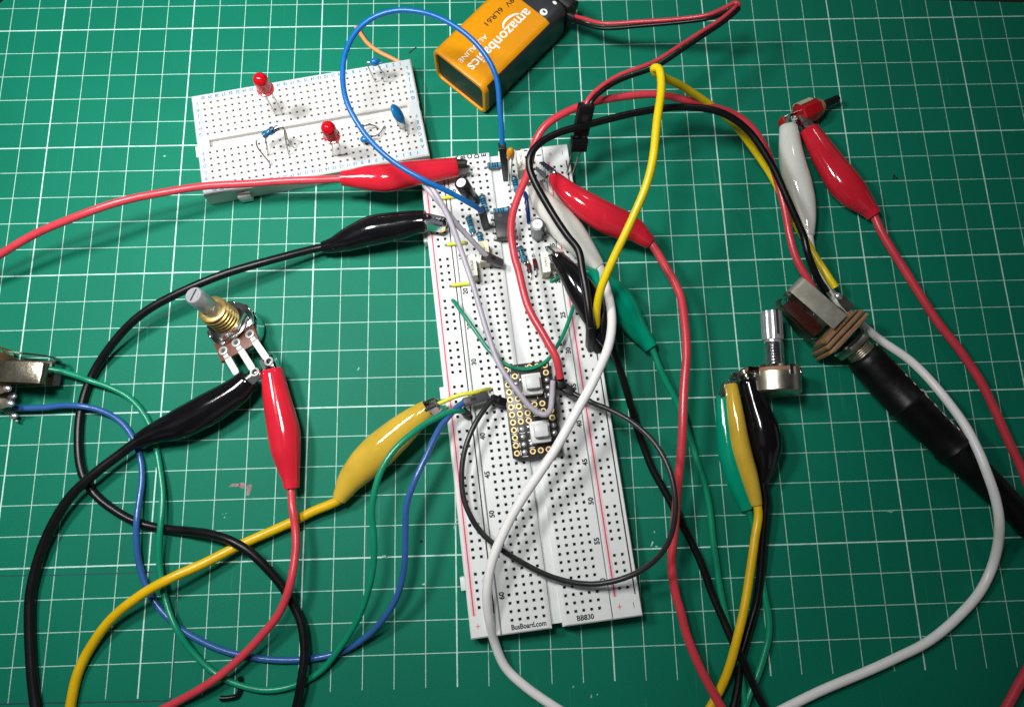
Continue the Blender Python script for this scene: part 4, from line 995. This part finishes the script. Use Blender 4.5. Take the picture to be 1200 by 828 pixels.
for u in (ua, ub):
    mb = MB(); mb.box(frame(BB.p(u, vm, (ZB+ZP-1.6)/2+0.01), BB.U), 2.4, pv*11.9, ZP-1.6-ZB-0.02, 0.15); part('pin_header', mb, 'housing', pm)
for (bx, by) in ((623.2, 450.5), (632.7, 506)):
    u, v = binv(at(bx, by, ZP+1.8)); F = frame(BB.p(u, v, ZP), BB.U)
    mb = MB(); mb.box(F @ T(0, 0, 1.75), 6.3, 7.0, 3.4, 0.25)
    for sx_ in (-1, 1):
        for sy_ in (-1, 1): mb.lathe(F @ Vector((sx_*2.3, sy_*2.4, 3.4)), (0, 0, 1), [(0, 0.45), (0.15, 0.4)], 10)
    o = part('push_button', mb, 'button_base', pm)
    mb = MB(); mb.box(F @ T(0.2, 0.1, 4.9), 4.4, 4.2, 3.2, 0.35)
    c_ = part('button_cap', mb, 'button_grey', o)
    mb = MB()
    for sx_ in (-1, 1):
        for sy_ in (-1, 1): mb.box(F @ T(sx_*3.35, sy_*2.25, 0.35), 0.9, 0.8, 0.7, 0.1)
    part('terminals', mb, 'steel', o)
t = thing('pin_socket', 'small black socket at the circuit board edge where the red and grey wires end', 'socket', BB.p(ub, pad(5, 1)[1]))
mb = MB(); mb.box(frame((at(656, 446.5, 16)+at(656, 447.5, 13))/2, BB.U), 2.7, 4.6, 5.2, 0.2); mb.box(frame(at(648.5, 450, 15), BB.U), 2.5, 2.5, 4.6, 0.2)
part('socket_body', mb, 'housing', t)

# ------------------------------------------------------------------ parts on the short breadboard
def led(label, c, r, h, lean=0.0):
    a = shole(c, r); b = shole(c+1, r); m = (a+b)/2
    t = thing('red_led', label, 'led', m, 'red leds on the short breadboard')
    o = m+Vector((0, 0, h))+SB.U*lean
    mb = MB(); mb.lathe(o, (0, 0, 1), [(0, 2.85), (0.15, 2.95), (0.9, 2.95), (1.05, 2.5), (5.4, 2.48), (5.5, 2.47)], 28, 0); part('lens_body', mb, 'led_body', t)
    mb = MB(); mb.lathe(o, (0, 0, 1), [(5.5, 2.48)]+[(5.5+2.5*math.sin(R(g)), 2.48*math.cos(R(g))) for g in (10, 20, 30, 40, 50, 60, 70, 80, 88)], 28, 0); part('dome', mb, 'led_dome', t)
    for s, q in ((-1, a), (1, b)):
        p = o+SB.U*s*1.27
        mb = MB(); mb.tube([p+Vector((0, 0, 0.2)), p-Vector((0, 0, h*0.45)), Vector((q.x, q.y, ZB-1))], 0.25, 8); part('lead_wire', mb, 'tin', t)
led('taller red led standing above the upper rows, the one nearest the board end', 10, 4, 15.6)
led('red led on shorter legs nearest the red clip', 17, 10, 12.4, 1.5)
def axial(name, label, cat, l1, body, l2, r, m_, bandm):
    t = thing(name, label, cat, (lambda p: Vector((p.x, p.y, ZB)))(at(*l1[0])))
    a, b = at(*body[0]), at(*body[1]); ax = (b-a).normalized(); L = (b-a).length
    mb = MB(); mb.lathe(a, ax, [(0, 0.3*r), (0.2, 0.8*r), (0.5, r), (L*0.28, r), (L*0.34, 0.85*r), (L*0.66, 0.85*r), (L*0.72, r), (L-0.5, r), (L-0.2, 0.8*r), (L, 0.3*r)], 14)
    mb.lathe(a+ax*(L*0.72), ax, [(0, r*1.03), (L*0.14, r*1.03)], 14, 1)
    part('body', mb, [m_, bandm], t)
    for l in (l1, l2):
        mb = MB(); mb.tube(wire_pts(l, 6), 0.26, 8); part('lead_wire', mb, 'tin', t)
axial('resistor', 'dark blue resistor on bent legs in front of the short breadboard groove', 'resistor',
      [(316, 198, 6.8), (316, 192, 8.5), (309, 183, 11.5), (301.5, 172.5, 14.5), (300.8, 165, 16), (308, 159, 16.5)], [(307.5, 159.5, 16.5), (322, 150.8, 17)], [(321, 151.4, 17), (327, 149, 17.2), (332, 149.7, 16.8), (334.3, 158.7, 14.5), (337, 172, 11), (339, 184, 6.8)], 1.25, 'blue_dark', 'band_dark')
axial('diode', 'small black diode hidden behind the dark blue resistor', 'diode',
      [(314, 184, 6.8), (313, 175, 10.5), (311.5, 162, 14.5), (315, 157, 15.5)], [(315, 156.5, 15.6), (327, 149, 16.2)], [(326, 149.5, 16.2), (333, 150.8, 15.6), (337, 163.5, 12), (341, 169, 10), (345, 175, 6.8)], 1.0, 'epoxy', 'tin')
BG = 'blue capacitors on the short breadboard'
t = thing('bead_capacitor', 'small blue bead capacitor standing at the far edge of the short breadboard', 'capacitor', shole(25, 2), BG)
c_ = at(439.5, 73, 17)
mb = MB(); mb.ball(frame(c_, SB.U), 2.0, 1.3, 1.5); mb.lathe(c_+SB.U*1.2, SB.U*1+SB.V*1.1, [(0, 0.6), (1.5, 0.25)], 8); part('bead', mb, 'blue_lacquer', t)
mb = MB(); mb.tube(wire_pts([(435, 73, 17), (430, 73.5, 16.6), (431, 77, 16), (436, 89, 11.5), (440.4, 98, 6.6)], 6), 0.22, 8); part('lead_wire', mb, 'tin', t)
mb = MB(); mb.tube(wire_pts([(443, 76.5, 16.5), (446, 81, 15), (451, 88, 12), (449.5, 92.5, 9.5), (449, 97, 6.6)], 6), 0.22, 8); part('lead_wire', mb, 'tin', t)
t = thing('disc_capacitor', 'larger blue disc capacitor leaning over the groove of the short breadboard', 'capacitor', shole(27, 9), BG)
p1 = at(458.5, 123.5, 20); p2 = at(473.5, 143.5, 13.5)
mb = MB(); F = frame((p1+p2)/2, p2-p1, (0.55, 0.2, 0.8)); mb.ball(F, (p2-p1).length/2, 2.6, 1.35, 0, 20)
mb.lathe(p2-(p2-p1).normalized()*0.9, (p2-p1)+Vector((0, 0, -4)), [(0, 0.8), (2.0, 0.3)], 8); part('disc', mb, 'blue_lacquer', t)
mb = MB(); mb.tube(wire_pts([(462, 131, 16.5), (460.3, 134.5, 15.5), (464, 141, 12.5), (468, 148, 9.5), (468.7, 152, 6.6)], 6), 0.24, 8); part('lead_wire', mb, 'tin', t)
mb = MB(); mb.tube(wire_pts([(474.5, 144.5, 13), (476.5, 148, 11.5), (478, 155, 9), (479.2, 160.5, 6.6)], 6), 0.24, 8); part('lead_wire', mb, 'tin', t)
t = thing('bead_capacitor', 'small blue bead capacitor lying flat beneath the blue jumper loop', 'capacitor', shole(24, 9), BG)
c_ = at(428, 163, 10)
mb = MB(); mb.ball(frame(c_, SB.U), 1.9, 1.4, 1.2); part('bead', mb, 'blue_lacquer', t)
mb = MB(); mb.tube(wire_pts([(426, 161, 10.5), (421, 155, 11), (426, 148.5, 10.5), (434.6, 147, 9.5), (441, 148.8, 8.8), (444, 151, 6.8)], 6), 0.24, 8); part('lead_wire', mb, 'tin', t)
mb = MB(); mb.tube(wire_pts([(430, 162, 10.2), (434, 159.2, 10.2), (439, 160, 9.8), (445.5, 156.3, 9), (450, 149.5, 8.6), (452, 147, 6.8)], 6), 0.24, 8); part('lead_wire', mb, 'tin', t)

# ------------------------------------------------------------------ brass potentiometer (upright)
pn = at(267.5, 377, 11.0); ptip = at(226.5, 345.5, 31.5)
ax = (ptip-pn).normalized(); L = (ptip-pn).length
lugd = at(291, 421, 9.2)-at(277, 401, 9.2); lugd = (lugd-ax*lugd.dot(ax)).normalized()
PF = frame(pn, lugd, ax)                        # local x towards the lugs, z along the shaft, origin at the nut's middle
pt = thing('potentiometer', 'potentiometer with a brass bushing standing upright, three flat lugs forward', 'potentiometer', (pn.x, pn.y, 0), 'potentiometers')
def dshape(r, x1, hw_):
    out = [(x1, -hw_), (x1, hw_)]
    a0 = math.atan2(hw_, -r*0.1)
    for i in range(25):
        g = R(78)+R(204)*i/24; out.append((r*math.cos(g), r*math.sin(g)))
    return out
mb = MB(); mb.lathe(PF @ Vector((0, 0, -10.2)), ax, [(0, 7.4), (0.4, 8.0), (5.8, 8.2), (6.2, 8.2)], 40); part('metal_can', mb, 'chrome', pt)
def on_plate(px, py, z0):
    a = PF.inverted() @ CAM_T; b = PF.inverted() @ at(px, py, 0); k = (z0-a.z)/(b.z-a.z); return a+(b-a)*k
c1 = on_plate(259, 424, -2.5); c2 = on_plate(304, 400, -2.5); c3 = on_plate(252, 406.5, -2.5); c4 = on_plate(296.5, 380.5, -2.5)
mb = MB(); mb.prism(PF, [(c4.x-4, c4.y*0.9), (c4.x, c4.y), (c2.x, c2.y), (c1.x, c1.y), (c3.x, c3.y), (c3.x-4, c3.y*0.9), (-5, c3.y*0.6), (-5, c4.y*0.6)], -3.9, -2.5, 0.15); part('base_plate', mb, 'phenolic', pt)
cut = [(max(-99, min(5.0, 8.0*math.cos(R(g)))), 8.0*math.sin(R(g))) for g in range(0, 360, 6)]
mb = MB(); mb.prism(PF, cut, -2.45, -1.4, 0.15)
for a in (100, 150, 210, 260):
    mb.box(PF @ Matrix.Rotation(R(a), 4, 'Z') @ T(7.9, 0, -2.2), 0.8, 2.6, 2.4, 0.15)
part('front_plate', mb, 'chrome', pt)
mb = MB(); mb.lathe(PF @ Vector((0, 0, -1.3)), ax, [(0, 5.9), (0.15, 6.0), (0.55, 6.0), (0.7, 5.8)], 36); part('washer', mb, 'steel', pt)
mb = MB(); mb.prism(PF @ Matrix.Rotation(R(12), 4, 'Z'), [(min(5.6, 6.9*math.cos(R(60*i))), 6.9*math.sin(R(60*i))) for i in range(6)], -0.55, 1.9, 0.25); part('hex_nut', mb, 'chrome', pt)
prof = [(1.9, 4.3)]; x = 2.0; bt_ = 10.5
while x < bt_-1.4: prof += [(x, 4.9), (x+0.25, 4.9), (x+0.8, 4.05), (x+1.05, 4.05)]; x += 1.6
prof += [(bt_-0.3, 4.7), (bt_, 4.3), (bt_, 2.95)]
mb = MB(); mb.lathe(PF @ Vector((0, 0, 0)), ax, prof, 36); part('threaded_bushing', mb, 'brass', pt)
mb = MB()
n = 48
prof = [(bt_-0.5, 2.9), (bt_+2, 2.9), (bt_+2.2, 2.7), (bt_+2.6, 2.9), (L-0.5, 2.88), (L, 2.5), (L, 0.01)]
mb.lathe(PF @ Vector((0, 0, 0)), ax, prof, n); mb.box(PF @ Matrix.Rotation(R(35), 4, 'Z') @ T(0, 0, L+0.01), 0.5, 4.2, 0.1, 0, 1)
part('shaft', mb, ['satin', 'boot_inside'], pt)
for k, (rx, ry, ex, ey) in enumerate(((262, 411, 277.5, 438), (277, 401.5, 296.5, 433), (293, 391.5, 313, 420.5))):
    a = PF @ on_plate(rx, ry, -2.45); b = PF @ on_plate(ex, ey, -2.9); d_l = b-a
    F = frame(a, d_l, ax); Ll = d_l.length
    mb = MB(); mb.sheet(F, [[(1.9, -0.75, 0.12), (1.9, 0.75, 0.12)], [(2.7, -0.8, 0.1), (2.7, 0.8, 0.1)], [(3.2, -1.1, -0.3), (3.2, 1.1, -0.3)], [(Ll-0.8, -1.1, -0.35), (Ll-0.8, 1.1, -0.35)], [(Ll, -0.8, -0.35), (Ll, 0.8, -0.35)]], 0.45)
    if k > 0:
        q = F @ Vector((Ll+0.9, 0, -0.3)); pts = [q+F.to_3x3() @ Vector((1.25*math.cos(g), 1.25*math.sin(g), 0)) for g in [2*math.pi*i/18 for i in range(19)]]
        mb.tube(pts, 0.38, 8)
    part('lug', mb, 'lug', pt)
    mb = MB(); mb.lathe(a, ax, [(0, 1.65), (0.4, 1.5), (0.5, 1.0), (0.15, 0.75)], 18); mb.lathe(a, ax, [(0.17, 0.85), (0.19, 0.01)], 14, 1); part('rivet', mb, ['lug', 'hole'], pt)

# ------------------------------------------------------------------ silver potentiometer (lying on its side)
o_ = at(908, 434, 8.4); s_ = at(903.5, 366, 8.6); ax = (s_-o_).normalized(); L = (s_-o_).length
QF = frame(o_, ax, (0, 0, 1))                   # local x along the shaft, y towards the lugs, z up
pt = thing('potentiometer', 'silver potentiometer lying on its side, shaft pointing up the mat', 'potentiometer', (o_.x, o_.y, 0), 'potentiometers')
mb = MB(); mb.lathe(QF @ Vector((-8.2, 0, 0)), ax, [(0, 7.0), (0.15, 7.6), (0.7, 8.15), (6.6, 8.25), (6.9, 8.25)], 44); part('metal_can', mb, 'dull_steel', pt)
mb = MB()
pl = [(8.0*math.cos(R(g)), 8.0*math.sin(R(g))) for g in range(-140, 141, 10)]
RZ = QF @ Matrix(((0, 0, 1, 0), (-1, 0, 0, 0), (0, -1, 0, 0), (0, 0, 0, 1)))   # plate plane: local x away from the lugs
mb.prism(RZ, pl+[(-11.5, 6.2-11.5*0), (-11.5, -6.2)] if False else pl+[(-11.0, -5.5), (-11.0, 5.5)], -1.3, 0.1, 0.12)
part('base_plate', mb, 'paxolin', pt)
mb = MB(); mb.lathe(QF @ Vector((0.1, 0, 0)), ax, [(0, 7.9), (0.9, 7.7), (0.95, 4)], 40)
for a in (20, 75, 130, 185, 240, 295):
    mb.box(QF @ Matrix.Rotation(R(a), 4, 'X') @ T(-0.9, 0, 8.2), 3.4, 2.4, 0.6, 0.12)
part('front_plate', mb, 'chrome', pt)
th = 9.5; prof = [(0.9, 3.9), (1.2, 3.9), (1.25, 3.3)]; x = 1.5
while x < th: prof += [(x, 3.5), (x+0.5, 2.95)]; x += 1.0
prof += [(th, 3.4), (th, 3.05)]
mb = MB(); mb.lathe(QF @ Vector((0, 0, 0)), ax, prof, 32); part('threaded_bushing', mb, 'chrome', pt)
mb = MB()
ring = []
for i in range(36):
    g = 2*math.pi*i/36; r = 3.6-0.18*(i % 2)
    ring.append((r*math.cos(g), r*math.sin(g)))
AX = QF @ Matrix(((0, 0, 1, 0), (1, 0, 0, 0), (0, 1, 0, 0), (0, 0, 0, 1)))
mb.prism(AX, ring, th+1.0, L, 0.0); mb.lathe(QF @ Vector((th, 0, 0)), ax, [(0, 3.0), (1.0, 3.0)], 24)
mb.box(QF @ T((th+L)/2+1.5, -0.6, 3.56), L-th-2.0, 0.7, 0.15, 0, 1)
part('shaft', mb, ['satin', 'boot_inside'], pt)
for k, dz in enumerate((-4.6, 0, 4.6)):
    mb = MB(); mb.sheet(QF, [[(-1.55, 8.5, dz-1.1), (-1.55, 8.5, dz+1.1)], [(-1.6, 11.5, dz-1.1), (-1.6, 11.5, dz+1.1)], [(-2.6, 12.6, dz-1.0), (-2.6, 12.6, dz+1.0)], [(-3.4, 15.5, dz-0.9), (-3.4, 15.5, dz+0.9)]], 0.4); part('lug', mb, 'steel', pt)

# ------------------------------------------------------------------ open frame jacks
def jack(label, O, X, left=False, dx=0.0):
    spring = 'darkened_spring' if left else 'pale_spring'  # same metal, coloured darker on the left where the lamp is closer
    X = Vector(X).normalized(); F = frame(O, X, (0, 0, 1)); zc = 0.0
    t = thing('jack_socket', label, 'jack socket', (O[0], O[1], 0), 'open frame jack sockets')
    G = F; F = F @ T(-dx*0.45, 0, 0)
    def B(x, y, z): return F @ T(x, y, z)
    for k, (x, m_, wy, hz) in enumerate(((-8.0, 'paxolin', 20.0, 11), (-10.0, 'paxolin', 19, 11.5), (-11.8, 'paxolin', 14.5, 10))):
        mb = MB(); mb.box(B(x, -0.6, zc+0.2), 1.05, wy, hz, 0.2); part('insulating_plate', mb, m_, t)
    mb = MB(); mb.box(B(-9.2, -0.6, zc), 0.5, 18.5, 11.5, 0.05); mb.box(B(-11.1, -0.6, zc), 0.4, 17, 11, 0.05); mb.box(B(-7.2, -0.6, zc), 0.5, 17, 11.5, 0.1); part('metal_plate', mb, 'dull_steel', t)
    F2 = F; F = G @ T(-dx, 0, 0)
    # wide top spring, bent down at its far end
    w2 = 3.5; y0 = -0.66; zt_ = 6.6
    rows = []
    for (x, z_) in [(-11.0, zt_+0.5), (-11.6, zt_+0.55), (-28.6, zt_-0.1), (-29.6, zt_-0.35), (-30.3, zt_-0.9), (-30.6, zt_-1.7), (-30.5, zt_-2.5), (-29.9, zt_-3.1), (-28.9, zt_-3.3)]:
        rows.append([(x, y0-w2, z_), (x, y0-w2+0.2, z_+0.04), (x, y0+w2-0.2, z_+0.04), (x, y0+w2, z_)])
    mb = MB(); mb.sheet(F, rows, 0.55); part('contact_spring', mb, spring, t)
    # inner and lower springs
    rows = [[(x, y0-6.4-b, z_-2.6), (x, y0-6.2-b, z_+0.4)] for x, b, z_ in ((-12, 2.0, -1), (-18, 1.6, -0.6), (-25, 1.0, 0), (-29, 0.4, 0.4), (-30.4, -0.8, 0.4), (-29.6, -1.8, 0.4))]
    mb = MB(); mb.sheet(F, rows, 0.5); part('contact_spring', mb, 'darkened_spring', t)
    mb = MB(); mb.box(B(-20.0, y0-3.2, zc-2.4), 15, 4.6, 1.6, 0.2); part('red_reflection_blade', mb, 'reflection_red', t)  # dark red block stands for the reddish reflection between the springs
    rows = [[(x, y0-1.5, z_), (x, y0+2.5, z_)] for x, z_ in ((-12, -4.4), (-20, -4.6), (-26, -3.4), (-28.5, -2.0), (-30.0, -3.6))]
    mb = MB(); mb.sheet(F, rows, 0.5); part('contact_spring', mb, 'steel', t)
    F = F2
    for (x1, y, z_, ln) in ((-12.4, 4.4, 1.5, 5.0), (-12.2, 9.2, 0.5, 6.4), (-12.4, 6.2, -3.0, 4.0)):
        mb = MB(); mb.sheet(F, [[(x1, y-1.7, z_), (x1, y+1.7, z_)], [(x1-ln*0.6, y-1.7, z_+0.5), (x1-ln*0.6, y+1.7, z_+0.5)], [(x1-ln, y-0.9, z_+0.9), (x1-ln, y+0.9, z_+0.9)]], 0.45)
        mb.ball(B(x1-ln+0.2, y, z_+1.0), 1.5, 1.2, 0.9, 1, 12)
        part('solder_lug', mb, ['dull_steel', 'solder'], t)
    F = G
    mb = MB(); mb.lathe(F @ Vector((-7.0, 0, 0)), X, [(0, 6.9), (0.8, 6.9), (0.85, 5)], 32); part('washer', mb, 'chrome', t)
    mb = MB(); mb.prism(F @ Matrix(((0, 0, 1, 0), (1, 0, 0, 0), (0, 1, 0, 0), (0, 0, 0, 1))) @ Matrix.Rotation(R(10), 4, 'Z'), [(6.6*math.cos(R(60*i)), 6.6*math.sin(R(60*i))) for i in range(6)], -6.0, -3.8, 0.2); part('hex_nut', mb, 'dull_steel', t)
    prof = [(-3.8, 4.4)]; x = -3.7
    while x < 0.6: prof += [(x, 4.75), (x+0.35, 4.3)]; x += 0.7
    prof += [(1.0, 4.5), (1.0, 3.3)]
    mb = MB(); mb.lathe(F @ Vector((0, 0, 0)), X, prof, 32); part('threaded_bushing', mb, 'dull_steel', t)
    return t
xw = at(1003, 408, 7.4)-at(938, 349, 7.4)
jack('open frame jack with tan plates holding the black plug', at(1003, 408, 7.4)+xw.normalized()*3.4, xw, False, 3.2)
xl = at(-20, 434, 7.4)-at(46, 437, 7.4); xl = xl.normalized()
jl = jack('open frame jack cropped by the picture edge, with a green and a blue wire', at(52, 437, 14)*0.0+Vector((at(52, 437, 13.5).x, at(52, 437, 13.5).y, 7.4))-xl*(-30.6)-Vector((-xl.y, xl.x, 0))*(-0.66), xl, True)
mb = MB(); mb.tube([at(-6, 474.5, 6), at(4, 480, 5), at(15, 486.5, 3.4)], 0.5, 8); mb.ball(T(*at(16, 487, 3.2)), 1.5, 1.1, 0.9, 1, 12); mb.ball(T(*at(19.5, 493, 2.2)), 0.7, 0.5, 0.5, 1, 10)
part('solder_lug', mb, ['steel', 'solder'], jl)

# ------------------------------------------------------------------ black plug in the jack
pg = thing('audio_plug', 'black plug and thick black cable plugged into the open jack', 'plug', at(1040, 448, 0))
pp = [(1010, 415, 40, 7.4), (1013, 418, 46, 7.3), (1018, 424, 48, 7.2), (1036, 444, 49.5, 7.3), (1060, 469, 50, 7.3), (1062, 471, 55, 7.5), (1066, 475, 50, 7.3), (1092, 501, 48, 7.0), (1112, 520, 46, 6.7), (1115, 523, 51, 6.8), (1118, 526, 44, 6.5), (1140, 549, 41, 6.0)]
P = []; Rr = []
for (x, y, wp, z_) in pp:
    p = at(x, y, z_); P.append(p); Rr.append(px2mm(wp*0.88, p)/2)
mb = MB(); mb.tube(P, Rr, 36, up=Vector((0, 0, 1))); part('plug_shell', mb, 'plug_black', pg, sharp=50)
pp = [(1136, 545, 40, 6.0), (1160, 568, 38.5, 5.6), (1182, 590, 36, 5.2), (1210, 619, 33, 4.8), (1260, 665, 31, 4.6)]
P2 = []; R2 = []
for (x, y, wp, z_) in pp:
    p = at(x, y, z_); P2.append(p); R2.append(px2mm(wp*0.88, p)/2)
mb = MB(); mb.tube(P2, R2, 30, up=Vector((0, 0, 1))); part('cable', mb, 'plug_black', pg)
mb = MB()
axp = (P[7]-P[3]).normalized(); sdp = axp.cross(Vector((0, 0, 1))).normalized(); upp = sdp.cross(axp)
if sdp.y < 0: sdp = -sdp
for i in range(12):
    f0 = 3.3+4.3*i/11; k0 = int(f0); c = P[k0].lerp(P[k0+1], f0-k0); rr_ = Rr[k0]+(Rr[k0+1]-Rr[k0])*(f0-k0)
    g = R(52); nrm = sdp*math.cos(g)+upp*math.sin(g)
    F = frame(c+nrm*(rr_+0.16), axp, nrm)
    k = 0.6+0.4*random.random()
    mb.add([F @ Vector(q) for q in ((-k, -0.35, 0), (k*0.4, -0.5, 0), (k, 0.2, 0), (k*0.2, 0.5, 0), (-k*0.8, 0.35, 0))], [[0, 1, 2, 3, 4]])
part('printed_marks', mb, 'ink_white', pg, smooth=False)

# ------------------------------------------------------------------ red push button
o_ = at(936, 136, 4.6); e_ = at(983, 114.5, 5.0); ax = e_-o_; ax.z = 0; Lb = ax.length; ax.normalize()
UF = frame(o_, ax, (0, 0, 1))
pb = thing('push_button', 'small red push button with a black plunger, held by a red and a white clip', 'push button', (o_.x, o_.y, 0))
XR = UF @ Matrix(((0, 0, 1, 0), (1, 0, 0, 0), (0, 1, 0, 0), (0, 0, 0, 1)))
mb = MB(); mb.lathe(UF @ Vector((0, 0, 0.2)), ax, [(-0.4, 2.6), (-0.2, 3.9), (0.4, 4.4), (5.6, 4.45), (7.4, 3.9), (8.2, 3.4), (8.25, 1.5)], 8); part('body', mb, 'red_button', pb, sharp=30)
mb = MB()
rows = [[(x, 4.75*math.cos(R(g)), 0.2+4.75*math.sin(R(g))) for g in range(-10, 66, 8)] for x in (0.2, 5.6)]
mb.sheet(UF, rows, 0.35)
part('side_highlight', mb, 'film_side', pb)  # cream sheet stands for the highlight along the button's upper side
mb = MB(); mb.lathe(UF @ Vector((8.1, 0, 0)), ax, [(0, 3.4), (0.8, 3.3), (0.85, 2.6), (2.0, 2.5), (2.05, 1.4)], 24); part('collar', mb, 'paxolin', pb)
mb = MB(); mb.lathe(UF @ Vector((9.5, 0, 0)), ax, [(0, 1.5), (Lb-9.9, 1.45), (Lb-9.5, 1.15)], 20); part('plunger', mb, 'housing', pb)
mb = MB(); mb.box(UF @ T(-6.6, -0.3, -0.6), 1.6, 4.6, 4.2, 0.4); part('rear_block', mb, 'red_button', pb)
for y in (-1.6, 1.6):
    mb = MB(); mb.box(UF @ T(-3.2, y, 0.2), 6.4, 0.5, 2.2, 0.1); part('terminal', mb, 'steel', pb)
